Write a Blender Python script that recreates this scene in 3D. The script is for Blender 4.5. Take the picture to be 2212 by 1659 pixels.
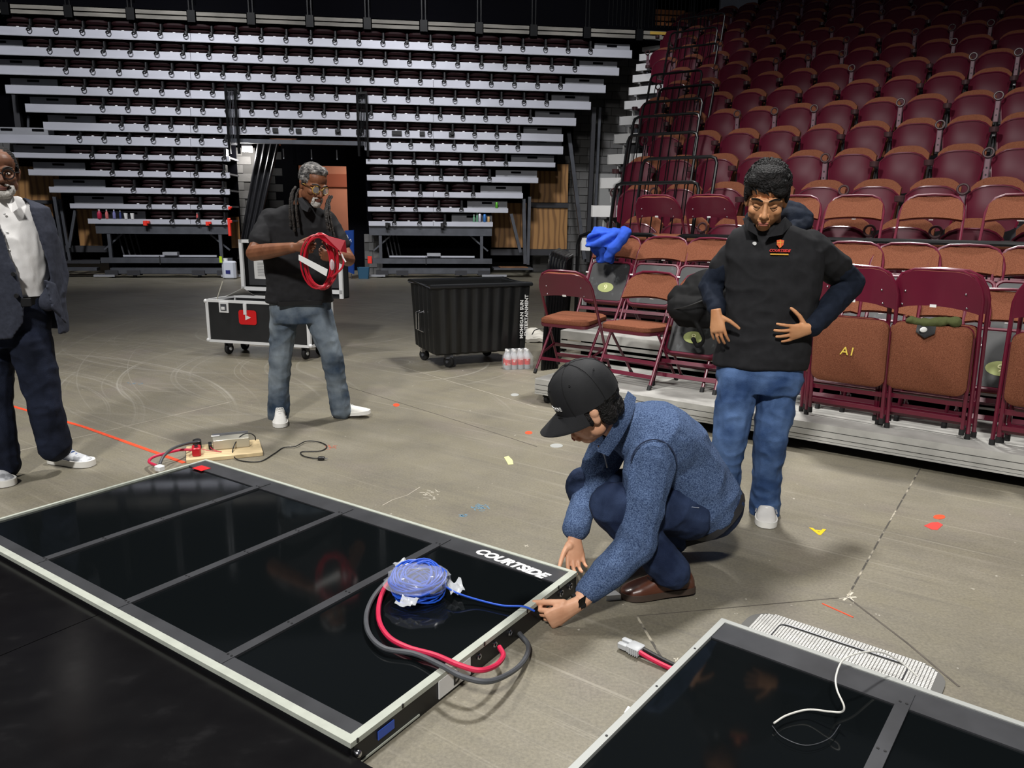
import bpy, bmesh, math, random
from mathutils import Vector, Matrix, noise
random.seed(7)
V = Vector
PI = math.pi
scene = bpy.context.scene
for o in list(bpy.data.objects): bpy.data.objects.remove(o, do_unlink=True)
COL = scene.collection

# ------------------------------------------------------------------ camera
IW, IH, FPX, YH, RS, CH = 2212.0, 1659.0, 1640.0, 465.0, 0.010, 1.475
_p = math.atan((IH/2-YH)/FPX); _r = math.atan(RS)
FW = V((0, math.cos(_p), -math.sin(_p))); _rx = V((1, 0, 0)); _ux = _rx.cross(FW)
RX = _rx*math.cos(_r)+_ux*math.sin(_r); UX = _ux*math.cos(_r)-_rx*math.sin(_r)
EYE = V((0, 0, CH))
cam_d = bpy.data.cameras.new('camera'); cam = bpy.data.objects.new('camera', cam_d); COL.objects.link(cam)
cam_d.sensor_fit = 'HORIZONTAL'; cam_d.sensor_width = 36; cam_d.lens = FPX/IW*36; cam_d.clip_end = 200
cam.matrix_world = Matrix(((RX.x, UX.x, -FW.x, 0), (RX.y, UX.y, -FW.y, 0), (RX.z, UX.z, -FW.z, CH), (0, 0, 0, 1)))
scene.camera = cam

# ------------------------------------------------------------------ world, lamps of the hall, exposure
w = bpy.data.worlds.new('hall'); scene.world = w; w.use_nodes = True
w.node_tree.nodes['Background'].inputs[0].default_value = (.80, .86, 1, 1)
w.node_tree.nodes['Background'].inputs[1].default_value = .035
scene.view_settings.view_transform = 'Standard'; scene.view_settings.look = 'None'
scene.view_settings.exposure = 0.5; scene.view_settings.gamma = 1
scene.view_settings.use_curve_mapping = False

def lamp(name, kind, loc, tgt, energy, size=1.0, col=(1, .965, .92), spot=None, blend=.6):
    d = bpy.data.lights.new(name, kind); d.energy = energy; d.color = col
    if kind == 'AREA': d.shape = 'DISK'; d.size = size
    if kind == 'SPOT': d.spot_size = math.radians(spot); d.spot_blend = blend; d.shadow_soft_size = size
    if kind == 'POINT': d.shadow_soft_size = size
    o = bpy.data.objects.new(name, d); COL.objects.link(o); o.location = loc
    if tgt is not None: o.rotation_euler = (V(tgt)-V(loc)).to_track_quat('-Z', 'Y').to_euler()
    return o
lamp('hall_lamp_key', 'SPOT', (2.2, 8.0, 12), (0.6, 3.2, 0), 4600, .6, col=(1, .98, .95), spot=70, blend=1)
lamp('hall_lamp_front', 'SPOT', (-2.0, -7.0, 10), (0.6, 5.0, .9), 5200, .6, col=(1, .98, .95), spot=60, blend=1)
lamp('hall_lamp_right', 'SPOT', (-4.5, 1.5, 11), (3.6, 7.5, 1.4), 4000, .7, col=(1, .98, .96), spot=46, blend=1)
for i_, tx in enumerate((-9.0, -4.6, .2)): lamp('hall_lamp_far', 'SPOT', (-8+4*i_, 5.0, 13.5), (tx, 17.6+.55*i_, 3.5), 5200, .7, col=(.96, .97, 1), spot=37, blend=.9)
lamp('hall_lamp_left', 'SPOT', (-6.5, 6.5, 12), (-3, 4.8, 0), 2200, .8, col=(1, .98, .95), spot=60, blend=1)

# ------------------------------------------------------------------ pixel helpers used to take measurements off the photograph
def ray(px, py): return FW+RX*((px-IW/2)/FPX)-UX*((py-IH/2)/FPX)
def G(px, py, z=0.0):
    d = ray(px, py); return EYE+d*((z-CH)/d.z)
def at(px, py, Y):
    d = ray(px, py); return EYE+d*(Y/d.y)
def onplane(px, py, P, n):
    d = ray(px, py); return EYE+d*((P-EYE).dot(n)/d.dot(n))
def proj(P):
    q = P-EYE; d = q.dot(FW); return (IW/2+FPX*q.dot(RX)/d, IH/2-FPX*q.dot(UX)/d, d)

# ------------------------------------------------------------------ materials
def mat(name, col, rough=.6, metal=0.0, spec=None, var=0.0, vscale=8.0, col2=None, bump=0.0, bscale=60.0, coords='Object', stretch=None, detail=4.0, emit=None, estr=0, alpha=None, trans=0, coat=0, ramp=(.35, .65), rvar=0.0):
    m = bpy.data.materials.get(name)
    if m: return m
    m = bpy.data.materials.new(name); m.use_nodes = True
    nt = m.node_tree; b = nt.nodes['Principled BSDF']
    b.inputs['Base Color'].default_value = (*col, 1); b.inputs['Roughness'].default_value = rough; b.inputs['Metallic'].default_value = metal
    if spec is not None: b.inputs['Specular IOR Level'].default_value = spec
    if coat: b.inputs['Coat Weight'].default_value = coat; b.inputs['Coat Roughness'].default_value = .08
    if trans: b.inputs['Transmission Weight'].default_value = trans
    if alpha is not None: b.inputs['Alpha'].default_value = alpha
    if emit: b.inputs['Emission Color'].default_value = (*emit, 1); b.inputs['Emission Strength'].default_value = estr
    if var or col2 or bump or rvar:
        tc = nt.nodes.new('ShaderNodeTexCoord'); mp = nt.nodes.new('ShaderNodeMapping')
        nt.links.new(tc.outputs[coords], mp.inputs[0])
        if stretch: mp.inputs['Scale'].default_value = stretch
        if var or col2 or rvar:
            n = nt.nodes.new('ShaderNodeTexNoise'); n.inputs['Scale'].default_value = vscale; n.inputs['Detail'].default_value = detail
            nt.links.new(mp.outputs[0], n.inputs['Vector'])
            r = nt.nodes.new('ShaderNodeValToRGB'); r.color_ramp.elements[0].position = ramp[0]; r.color_ramp.elements[1].position = ramp[1]
            c2 = col2 if col2 else tuple(min(1, x*(1+var)) for x in col)
            c1 = col if col2 else tuple(x*(1-var) for x in col)
            r.color_ramp.elements[0].color = (*c1, 1); r.color_ramp.elements[1].color = (*c2, 1)
            nt.links.new(n.outputs['Fac'], r.inputs[0]); nt.links.new(r.outputs[0], b.inputs['Base Color'])
            if rvar:
                mr = nt.nodes.new('ShaderNodeMapRange'); mr.inputs[3].default_value = rough-rvar; mr.inputs[4].default_value = rough+rvar
                nt.links.new(n.outputs['Fac'], mr.inputs[0]); nt.links.new(mr.outputs[0], b.inputs['Roughness'])
        if bump:
            n2 = nt.nodes.new('ShaderNodeTexNoise'); n2.inputs['Scale'].default_value = bscale; n2.inputs['Detail'].default_value = 3
            nt.links.new(mp.outputs[0], n2.inputs['Vector'])
            bp = nt.nodes.new('ShaderNodeBump'); bp.inputs['Strength'].default_value = bump; bp.inputs['Distance'].default_value = .02
            nt.links.new(n2.outputs['Fac'], bp.inputs['Height']); nt.links.new(bp.outputs[0], b.inputs['Normal'])
    return m
def S(r, g, b):   # sRGB 0-255 to linear
    f = lambda c: (c/255/12.92) if c/255 <= .04045 else ((c/255+.055)/1.055)**2.4
    return (f(r), f(g), f(b))

# ------------------------------------------------------------------ mesh builder
def basis(d, up=V((0, 0, 1))):
    d = d.normalized(); a = d.cross(up)
    if a.length < 1e-4: a = d.cross(V((0, 1, 0)))
    a.normalize(); return a, a.cross(d).normalized()
def cr(pts, n=8, closed=False):   # Catmull-Rom
    P = [V(p) for p in pts]; out = []; m = len(P)
    rng = range(m) if closed else range(m-1)
    for i in rng:
        p0 = P[(i-1) % m] if (closed or i > 0) else P[0]*2-P[1]
        p1 = P[i]; p2 = P[(i+1) % m]
        p3 = P[(i+2) % m] if (closed or i+2 < m) else p2*2-p1
        for k in range(n):
            t = k/n
            out.append(.5*((2*p1)+(p2-p0)*t+(2*p0-5*p1+4*p2-p3)*t*t+(3*p1-p0-3*p2+p3)*t**3))
    if not closed: out.append(P[-1].copy())
    return out
class MB:
    def __init__(s): s.v = []; s.f = []
    def add(s, vs, fs):
        k = len(s.v); s.v += [V(p) for p in vs]; s.f += [tuple(i+k for i in f) for f in fs]; return s
    def box(s, c, d, ax=None, ay=None, az=None):
        c = V(c); X = (ax or V((1, 0, 0)))*d[0]/2; Y = (ay or V((0, 1, 0)))*d[1]/2; Z = (az or V((0, 0, 1)))*d[2]/2
        vs = [c+X*i+Y*j+Z*k for k in (-1, 1) for j in (-1, 1) for i in (-1, 1)]
        return s.add(vs, [(0, 2, 3, 1), (4, 5, 7, 6), (0, 1, 5, 4), (2, 6, 7, 3), (0, 4, 6, 2), (1, 3, 7, 5)])
    def bbox(s, lo, hi): return s.box([(a+b)/2 for a, b in zip(lo, hi)], [b-a for a, b in zip(lo, hi)])
    def bar(s, p0, p1, w, h, up=V((0, 0, 1))):
        p0 = V(p0); p1 = V(p1); d = (p1-p0); a, b = basis(d, up)
        return s.box((p0+p1)/2, (w, d.length, h), a, d.normalized(), b)
    def rbox(s, c, d, r=.01, ax=None, ay=None, az=None):   # chamfered box
        c = V(c); X = ax or V((1, 0, 0)); Y = ay or V((0, 1, 0)); Z = az or V((0, 0, 1))
        a, b, h = d[0]/2, d[1]/2, d[2]/2
        def ring(q, z): return [c+X*x+Y*y+Z*z for x, y in ((-a+q+r, -b+q), (a-q-r, -b+q), (a-q, -b+q+r), (a-q, b-q-r), (a-q-r, b-q), (-a+q+r, b-q), (-a+q, b-q-r), (-a+q, -b+q+r))]
        e = r*.6
        return s.loft([ring(e, -h), ring(0, -h+e), ring(0, h-e), ring(e, h)])
    def loft(s, rings, cap=True, closed=False):
        k = len(s.v); n = len(rings[0]); m = len(rings)
        for r in rings: s.v += [V(p) for p in r]
        for i in range(m if closed else m-1):
            i2 = (i+1) % m
            for j in range(n):
                j2 = (j+1) % n; s.f.append((k+i*n+j, k+i*n+j2, k+i2*n+j2, k+i2*n+j))
        if cap and not closed:
            s.f.append(tuple(k+j for j in range(n))[::-1]); s.f.append(tuple(k+(m-1)*n+j for j in range(n)))
        return s
    def tube(s, path, r, n=8, closed=False, cap=True):
        P = [V(p) for p in path]; m = len(P); rr = r if isinstance(r, (list, tuple)) else [r]*m
        T = []
        for i in range(m):
            if closed: t = P[(i+1) % m]-P[i-1]
            else: t = P[min(i+1, m-1)]-P[max(i-1, 0)]
            if t.length < 1e-9: t = V((0, 0, 1))
            T.append(t.normalized())
        a, _ = basis(T[0]); rings = []
        for i in range(m):
            a = (a-T[i]*a.dot(T[i]))
            if a.length < 1e-6: a, _ = basis(T[i])
            a.normalize(); b = T[i].cross(a)
            rings.append([P[i]+(a*math.cos(2*PI*j/n)+b*math.sin(2*PI*j/n))*rr[i] for j in range(n)])
        return s.loft(rings, cap, closed)
    def cyl(s, p0, p1, r0, r1=None, n=12): return s.tube([p0, p1], [r0, r0 if r1 is None else r1], n)
    def lathe(s, prof, c=(0, 0, 0), axis=V((0, 0, 1)), n=14):
        a, b = basis(axis); c = V(c); axis = axis.normalized()
        return s.loft([[c+axis*z+(a*math.cos(2*PI*j/n)+b*math.sin(2*PI*j/n))*max(r, 1e-4) for j in range(n)] for r, z in prof])
    def ell(s, c, r, M=None, n=14, m=9):
        c = V(c); r = (r, r, r) if isinstance(r, (int, float)) else r
        rings = []
        for i in range(m+1):
            th = PI*min(max(i/m, .02), .98); rings.append([V((r[0]*math.sin(th)*math.cos(2*PI*j/n), r[1]*math.sin(th)*math.sin(2*PI*j/n), -r[2]*math.cos(th))) for j in range(n)])
        if M is not None: rings = [[M @ p for p in q] for q in rings]
        return s.loft([[c+p for p in q] for q in rings])
    def torus(s, c, R, r, axis=V((0, 0, 1)), n=20, m=6):
        a, b = basis(axis); c = V(c)
        return s.tube([c+(a*math.cos(2*PI*i/n)+b*math.sin(2*PI*i/n))*R for i in range(n)], r, m, closed=True)
    def prism(s, poly, z0, z1, fr=None):
        rings = [[V((p[0], p[1], z)) for p in poly] for z in (z0, z1)]
        if fr: rings = [[fr @ p for p in q] for q in rings]
        return s.loft(rings)
    def grid(s, fn, nu, nv, thick=None):   # fn(u,v)->(point, normal); closed sheet with thickness
        k = len(s.v); A = []; B = []
        for j in range(nv+1):
            for i in range(nu+1):
                p, q = fn(i/nu, j/nv); A.append(V(p)); B.append(V(p)+V(q)*thick)
        s.v += A+B; o = k+len(A); W = nu+1
        for j in range(nv):
            for i in range(nu):
                a = j*W+i; s.f.append((k+a, k+a+1, k+a+W+1, k+a+W)); s.f.append((o+a, o+a+W, o+a+W+1, o+a+1))
        edge = [i for i in range(W)]+[j*W+nu for j in range(1, nv+1)]+[nv*W+i for i in range(nu-1, -1, -1)]+[j*W for j in range(nv-1, 0, -1)]
        for i in range(len(edge)):
            a, b = edge[i], edge[(i+1) % len(edge)]; s.f.append((k+b, k+a, o+a, o+b))
        return s
    def xf(s, M): s.v = [M @ p for p in s.v]; return s
    def mesh(s, name, smooth=True, o=None):
        me = bpy.data.meshes.new(name)
        me.from_pydata([p-o for p in s.v] if o is not None else s.v, [], s.f)
        bm = bmesh.new(); bm.from_mesh(me); bmesh.ops.recalc_face_normals(bm, faces=bm.faces); bm.to_mesh(me); bm.free()
        if smooth: smoothen(me)
        return me
def smoothen(me, ang=40):
    me.polygons.foreach_set('use_smooth', [True]*len(me.polygons))
    try: me.set_sharp_from_angle(angle=math.radians(ang))
    except Exception: pass
def link(name, me, m, parent=None, loc=None):
    o = bpy.data.objects.new(name, me); COL.objects.link(o)
    if m and me is not None and len(me.materials) == 0: me.materials.append(m)
    if parent is not None: o.parent = parent
    if loc is not None: o.location = loc
    return o
def build(mb, name, m, parent=None, o=None, smooth=True):
    me = mb.mesh(name, smooth, o)
    return link(name, me, m, parent, o if (parent is None and o is not None) else None)
def tag(o, label=None, cat=None, group=None, kind=None):
    if label: o['label'] = label
    if cat: o['category'] = cat
    if group: o['group'] = group
    if kind: o['kind'] = kind
    return o
def empty(name, loc=(0, 0, 0), rz=0.0, label=None, cat=None, group=None, kind=None):
    o = bpy.data.objects.new(name, None); COL.objects.link(o); o.location = loc; o.rotation_euler = (0, 0, rz); o.empty_display_size = .1
    return tag(o, label, cat, group, kind)
KIDS = {}
def dup(root, loc, rz=0.0, label=None, parent=None):
    r = root.copy(); COL.objects.link(r); r.location = loc; r.rotation_euler = (0, 0, rz)
    if label: r['label'] = label
    for ch in KIDS[root.name]:
        c = ch.copy(); COL.objects.link(c); c.parent = r
        for g in KIDS.get(ch.name, []):
            d = g.copy(); COL.objects.link(d); d.parent = c
    return r
def regkids(root):
    KIDS[root.name] = list(root.children)
    for ch in root.children: KIDS[ch.name] = list(ch.children)
def text_mesh(txt, size=.1, depth=.001, shear=0.0, bold=0.0, space=1.0):
    cu = bpy.data.curves.new('t', 'FONT'); cu.body = txt; cu.size = size; cu.extrude = depth; cu.shear = shear; cu.offset = bold
    cu.align_x = 'CENTER'; cu.align_y = 'CENTER'; cu.space_character = space; cu.resolution_u = 3
    ob = bpy.data.objects.new('t', cu); COL.objects.link(ob)
    dg = bpy.context.evaluated_depsgraph_get(); me = bpy.data.meshes.new_from_object(ob.evaluated_get(dg))
    bpy.data.objects.remove(ob); bpy.data.curves.remove(cu); me.materials.clear(); return me
def frame(o, x, y, z=None):
    x = V(x).normalized(); y = V(y); y = (y-x*y.dot(x)).normalized(); z = x.cross(y)
    return Matrix(((x.x, y.x, z.x, o[0]), (x.y, y.y, z.y, o[1]), (x.z, y.z, z.z, o[2]), (0, 0, 0, 1)))
def text(txt, M, size, m, parent, o=None, name='lettering', **k):
    me = text_mesh(txt, size, **k); me.transform(M if o is None else Matrix.Translation(-o) @ M)
    return link(name, me, m, parent)
def wild(p, f): return noise.noise(p*f)
ORD = ['zeroth', 'first', 'second', 'third', 'fourth', 'fifth', 'sixth', 'seventh', 'eighth', 'ninth', 'tenth', 'eleventh', 'twelfth', 'thirteenth', 'fourteenth', 'fifteenth', 'sixteenth', 'seventeenth', 'eighteenth', 'nineteenth', 'twentieth', 'twenty-first', 'twenty-second', 'twenty-third', 'twenty-fourth', 'twenty-fifth', 'twenty-sixth', 'twenty-seventh', 'twenty-eighth', 'twenty-ninth', 'thirtieth', 'thirty-first', 'thirty-second', 'thirty-third']

# shared materials
M_black = mat('black_paint', S(18, 18, 20), .45)
M_blacksteel = mat('black_steel', S(8, 8, 9), .28, 0, spec=.35)
M_dark = mat('dark_void', (.003, .003, .004), 1.0, spec=0.0)
M_grey = mat('grey_steel', S(78, 80, 86), .5, .3, var=.15, vscale=5)
M_white = mat('white_paint', S(225, 225, 224), .5)
M_chrome = mat('chrome', S(200, 200, 205), .22, 1.0)
M_maroon = mat('maroon_metal', S(88, 16, 38), .34, 0, coat=.12, var=.08, vscale=6)
M_brown = mat('brown_fabric', S(98, 58, 42), .95, 0, spec=.05, col2=S(126, 80, 60), vscale=230, detail=2, ramp=(.34, .68), bump=.25, bscale=240)
M_rubber = mat('rubber', S(16, 16, 17), .75)
M_alu = mat('fascia_paint', S(186, 187, 196), .42, .15, var=.06, vscale=3, stretch=(.4, 1, 1))
M_orange = mat('orange_tape', S(226, 74, 34), .6, var=.1, vscale=30)
# ================================================================== floor
def floor_material():
    m = bpy.data.materials.new('sealed_concrete'); m.use_nodes = True; nt = m.node_tree; N = nt.nodes; L = nt.links; b = N['Principled BSDF']
    geo = N.new('ShaderNodeNewGeometry')
    def noise_(vec, sc, det=5, rough=.6):
        n = N.new('ShaderNodeTexNoise'); n.inputs['Scale'].default_value = sc; n.inputs['Detail'].default_value = det; n.inputs['Roughness'].default_value = rough; L.new(vec, n.inputs['Vector']); return n.outputs['Fac']
    def ramp(v, a, b_, c0=(0, 0, 0), c1=(1, 1, 1)):
        r = N.new('ShaderNodeValToRGB'); r.color_ramp.elements[0].position = a; r.color_ramp.elements[1].position = b_
        r.color_ramp.elements[0].color = (*c0, 1); r.color_ramp.elements[1].color = (*c1, 1); L.new(v, r.inputs[0]); return r.outputs[0]
    def mix(f, a, b_, t='MIX'):
        x = N.new('ShaderNodeMix'); x.data_type = 'RGBA'; x.blend_type = t
        for s_, v in ((0, f), (6, a), (7, b_)):
            if isinstance(v, (int, float)): x.inputs[s_].default_value = v
            elif isinstance(v, tuple): x.inputs[s_].default_value = (*v, 1)
            else: L.new(v, x.inputs[s_])
        return x.outputs[2]
    def math_(op, a, b_=0.0):
        x = N.new('ShaderNodeMath'); x.operation = op
        for i, v in enumerate((a, b_)):
            if isinstance(v, (int, float)): x.inputs[i].default_value = v
            else: L.new(v, x.inputs[i])
        return x.outputs[0]
    pos = geo.outputs['Position']
    rot = N.new('ShaderNodeMapping'); rot.inputs['Rotation'].default_value = (0, 0, math.radians(35)); L.new(pos, rot.inputs[0])
    st = N.new('ShaderNodeMapping'); st.inputs['Scale'].default_value = (.5, 9, 1); L.new(rot.outputs[0], st.inputs[0])
    rot2 = N.new('ShaderNodeMapping'); rot2.inputs['Rotation'].default_value = (0, 0, math.radians(36)); rot2.inputs['Scale'].default_value = (1, 1, 1); L.new(pos, rot2.inputs[0])
    st2 = N.new('ShaderNodeMapping'); st2.inputs['Scale'].default_value = (.22, 22, 1); L.new(rot2.outputs[0], st2.inputs[0])
    base = mix(ramp(noise_(pos, .8, 8, .68), .34, .66), S(103, 98, 86), S(132, 126, 111))
    base = mix(ramp(noise_(pos, 3.5, 6, .7), .4, .75), base, S(122, 116, 98))
    base = mix(math_('MULTIPLY', ramp(noise_(st.outputs[0], 1.0, 5), .5, .8), .35), base, S(84, 81, 77))
    base = mix(math_('MULTIPLY', ramp(noise_(pos, 1.3, 3), .55, .75), .35), base, S(120, 109, 108))
    fine = noise_(pos, 90, 3, .7)
    base = mix(.5, base, ramp(fine, .3, .72, (.30, .30, .30), (.74, .74, .74)), 'OVERLAY')
    # tyre scuffs: light arcs about three turning centres, and straight drag marks
    sep = N.new('ShaderNodeSeparateXYZ'); L.new(pos, sep.inputs[0]); far_ = N.new('ShaderNodeMapRange'); far_.inputs[1].default_value = 4.6; far_.inputs[2].default_value = 6.4; L.new(sep.outputs[1], far_.inputs[0])
    for (cx, cy, sc, lo, hi, ms) in ((-1.2, 7.6, 9.0, .56, .62, .5), (-5.6, 4.2, 6.0, .56, .63, .4), (3.0, 10.5, 7.0, .58, .64, .35), (-2.6, 9.8, 8.0, .57, .62, .45)):
        sub = N.new('ShaderNodeVectorMath'); sub.operation = 'SUBTRACT'; L.new(pos, sub.inputs[0]); sub.inputs[1].default_value = (cx, cy, 0)
        ln = N.new('ShaderNodeVectorMath'); ln.operation = 'LENGTH'; L.new(sub.outputs[0], ln.inputs[0])
        cmb = N.new('ShaderNodeCombineXYZ'); L.new(ln.outputs['Value'], cmb.inputs[0])
        rr = noise_(cmb.outputs[0], sc, 4, .75)
        mk = math_('MULTIPLY', ramp(rr, lo, hi), ramp(noise_(pos, ms, 2), .46, .6))
        base = mix(math_('MULTIPLY', math_('MULTIPLY', mk, far_.outputs[0]), .55), base, S(168, 164, 154))
    sl = math_('MULTIPLY', ramp(noise_(st2.outputs[0], 1.0, 4, .75), .56, .66), ramp(noise_(pos, .7, 2), .40, .62))
    base = mix(math_('MULTIPLY', sl, .42), base, S(172, 166, 152))
    sl2 = ramp(noise_(st.outputs[0], 2.6, 4, .75), .58, .70)
    base = mix(math_('MULTIPLY', sl2, .4), base, S(92, 88, 82))
    spk = ramp(noise_(pos, 26, 2), .735, .76)
    base = mix(math_('MULTIPLY', spk, .7), base, S(196, 190, 178))
    L.new(base, b.inputs['Base Color'])
    rg = N.new('ShaderNodeMapRange'); rg.inputs[3].default_value = .38; rg.inputs[4].default_value = .62; L.new(noise_(pos, 1.2, 5), rg.inputs[0]); L.new(rg.outputs[0], b.inputs['Roughness'])
    bp = N.new('ShaderNodeBump'); bp.inputs['Strength'].default_value = .12; bp.inputs['Distance'].default_value = .004; L.new(fine, bp.inputs['Height']); L.new(bp.outputs[0], b.inputs['Normal'])
    return m
M_floor = floor_material()
mb = MB(); mb.bbox((-30, -8, -.3), (30, 32, 0)); floor = tag(build(mb, 'floor', M_floor, smooth=False), kind='structure')
M_joint = mat('joint_filler', S(70, 66, 60), .8, col2=S(176, 168, 150), vscale=9, ramp=(.5, .6), coords='Object')
M_joint_d = mat('joint_dark', S(84, 78, 70), .8, var=.2, vscale=12)
M_chalk = mat('chalk_line', S(158, 151, 138), .8, var=.12, vscale=10)
def groundline(pts, wd, m, name, parent, z=.0012):
    P = [G(*p) for p in pts]; mb = MB()
    for a, b_ in zip(P[:-1], P[1:]): mb.bar(a+V((0, 0, z/2)), b_+V((0, 0, z/2)), wd, z)
    return build(mb, name, m, parent, smooth=False)
for pts, wd, m in (([(1988, 1012), (1906, 1154), (1831, 1289)], .007, M_joint), ([(1831, 1290), (1376, 1331)], .004, M_joint_d), ([(1376, 1332), (1402, 1376), (1440, 1440)], .009, M_joint), ([(1834, 1293), (1958, 1388), (2072, 1484)], .008, M_joint_d),
        ([(-40, 992), (200, 938), (500, 868)], .008, M_chalk), ([(826, 1092), (848, 1080), (880, 1070), (908, 1052)], .006, M_chalk), ([(740, 832), (960, 900), (1160, 965)], .006, M_joint_d), ([(860, 790), (1010, 835), (1160, 880)], .006, M_chalk)):
    groundline(pts, wd, m, 'floor_joint', floor)

# ================================================================== far stand: retracted telescopic rows
B0 = V((-9.526, 17.292, 0)); EB = V((.9915, .1299, 0)).normalized(); NB = V((EB.y, -EB.x, 0))
def Bp(s, d, z): return B0+EB*s-NB*d+V((0, 0, z))
def onB(px, py, d=0.0):
    P = onplane(px, py, B0-NB*d, NB); return (P-B0).dot(EB), P.z
RZB = math.atan2(EB.y, EB.x)
M_seatdark = mat('dark_maroon_plastic', S(30, 11, 14), .5, spec=.25, var=.15, vscale=5)
M_deck = mat('deck_dark', S(46, 46, 50), .7)
M_riser = mat('riser_grey', S(150, 151, 156), .55, .1, var=.06, vscale=4)
farstand = empty('retracted_stand', Bp(4.5, 0, 0), 0, 'far retracted stand of white-fronted tiers with a doorway through its middle', 'stand')
FO = farstand.location.copy()
def fbox(mb, s0, s1, d0, d1, z0, z1): return mb.box(Bp((s0+s1)/2, (d0+d1)/2, (z0+z1)/2), (s1-s0, d1-d0, z1-z0), EB, -NB, V((0, 0, 1)))
def fpart(name, m, *b, parent=None):
    mb = MB()
    for q in b: fbox(mb, *q)
    return build(mb, name, m, parent or farstand, FO, smooth=False)
ROWZ = [(5.24, .165), (4.85, .165), (4.46, .165), (4.08, .165), (3.71, .165), (3.345, .16), (3.07, .17), (2.70, .10), (2.35, .115), (1.99, .115), (1.635, .095), (1.31, .10)]
def S_of(px, z):   # station along the far stand seen at pixel column px and height z
    lo, hi = -6.0, 20.0
    for _ in range(40):
        mid = (lo+hi)/2
        if proj(Bp(mid, 0, z))[0] < px: lo = mid
        else: hi = mid
    return lo
far_rows = []
L_end = [-90, -60, -25, 10, 53, 92, -30, 17, 60, 105, 150, 189]; R_end = [1366, 1338, 1309, 1277, 1245, 1217, 1217, 1200, 1163, 1130, 1098, 1065]
L_seat = [7, 50, 86, 126, 167, 209, 118, 143, 186, 230, 269, 318]; R_seat = [1276, 1243, 1212, 1182, 1146, 1121, 1118, 1094, 1060, 1027, 998, 964]
NL = [7, 6, 5, 4, 4, 3]; NRt = [7, 6, 5, 4, 4, 3]
for k in range(12):
    zt, hh = ROWZ[k]
    if k < 6: spans = [(L_end[k], R_end[k], L_seat[k], R_seat[k], None)]
    else: spans = [(L_end[k], 496, L_seat[k], 487, NL[k-6]), ({6: 787, 7: 790, 8: 792, 9: 793, 10: 794, 11: 796}[k], R_end[k], 792+(k-6)*1.7, R_seat[k], NRt[k-6])]
    for bi, (a, b_, sa, sb, n) in enumerate(spans):
        s0, s1 = S_of(a, zt), S_of(b_, zt); q0, q1 = S_of(sa, zt), S_of(sb, zt)
        if k == 0: q0 -= .53; n = None
        cuts = [s0]+[c for c in (S_of(411, zt), S_of(936, zt)) if s0+.5 < c < s1-.5]+[s1]
        for c0, c1 in zip(cuts[:-1], cuts[1:]):
            bm = fpart('fascia_beam', M_alu, (c0+.004, c1-.004, 0, .05, zt-hh, zt))
        fpart('deck', M_deck, (s0, s1, .05, .95, zt-.05, zt-.012))
        fpart('beam_lip', M_riser, (s0+.01, s1-.01, -.012, 0, zt-hh-.012, zt-hh+.004))
        # grey riser boards with hand slots beyond the last seats
        for (r0, r1) in ((s0, q0-.1), (q1+.12, s1)):
            if r1-r0 > .35 and not (k > 5 and ((bi == 0 and r0 > q0) or (bi == 1 and r1 < q0+.5))):
                rb = fpart('riser_board', M_riser, (r0+.02, r1, .22, .25, zt, zt+.17)); nsl = max(1, int((r1-r0)/.55))
                for j in range(nsl):
                    c = r0+(j+.5)*(r1-r0)/nsl
                    fpart('hand_slot', M_dark, (c-.12, c+.12, .205, .222, zt+.10, zt+.145), parent=rb)
        far_rows.append((k, bi, q0, q1, n, zt))
# added black sheets standing in for the shade behind the tiers, and steelwork
sL, sR = S_of(500, 1.2), S_of(788, 1.2)
fpart('shade_backing', M_dark, (-2.2, 11.2, .95, 1.0, 3.2, 5.5)); fpart('shade_backing', M_dark, (S_of(189, 1.3), sL, .95, 1.0, .1, 3.2)); fpart('shade_backing', M_dark, (sR, S_of(1065, 1.3), .95, 1.0, .1, 3.2))
fpart('shade_backing', M_dark, (-1.6, S_of(189, 1.3), .75, .8, 2.45, 3.3)); fpart('shade_backing', M_dark, (S_of(1065, 1.3), S_of(1217, 3), .75, .8, 2.55, 3.3))
for side, (a, b_) in enumerate(((205, 497), (797, 1063))):
    s0, s1 = S_of(a, 1.1), S_of(b_, 1.1)
    fpart('front_girder', M_grey, (s0, s1, .04, .12, .985, 1.205))
    fpart('floor_girder', M_grey, (s0+.05, s1, .0, .10, .33, .45)); fpart('floor_girder', M_grey, (s0+.25, s1-.05, -.05, .08, .095, .225))
    fpart('floor_girder', M_alu, (s0+.45, s1-.4, .25, .3, .46, .50))
    for s_ in (s0+.22, s1-.28): fpart('post', M_grey, (s_, s_+.07, .05, .12, .45, .985))
    for s_, g in ((s0+.5, -.42), (s1-.5, .42)):
        mb = MB().bar(Bp(s_, .2, .98), Bp(s_+g, .2, .62), .035, .035); build(mb, 'brace', M_grey, farstand, FO, False)
    for j in range(4):
        mb = MB().bar(Bp(s0+.35+j*.09, .35+.1*j, .98), Bp(s0+.45+j*.09, .35+.1*j, .45), .03, .03); build(mb, 'brace', M_deck, farstand, FO, False)
    for s_ in (s0+.28, s0+.75, s1-.75, s1-.2):
        wb = fpart('wheel_block', M_deck, (s_-.14, s_+.14, -.08, .12, .06, .17)); mb = MB().cyl(Bp(s_-.03, .02, .055), Bp(s_+.03, .02, .055), .055, n=12); build(mb, 'wheel', M_rubber, wb, FO)
    fpart('skid', M_riser, (s0-.1, s0+.35, -.1, -.02, .03, .075)); fpart('skid', M_riser, (s1-.25, s1+.35, -.1, -.02, .03, .075))
    fpart('motor_box', M_riser, ((s0+s1)/2-.1, (s0+s1)/2+.22, .12, .3, .5, .57)); fpart('cable_drop', M_rubber, ((s0+s1)/2-.14, (s0+s1)/2-.12, -.012, .0, .3, .5))
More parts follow.
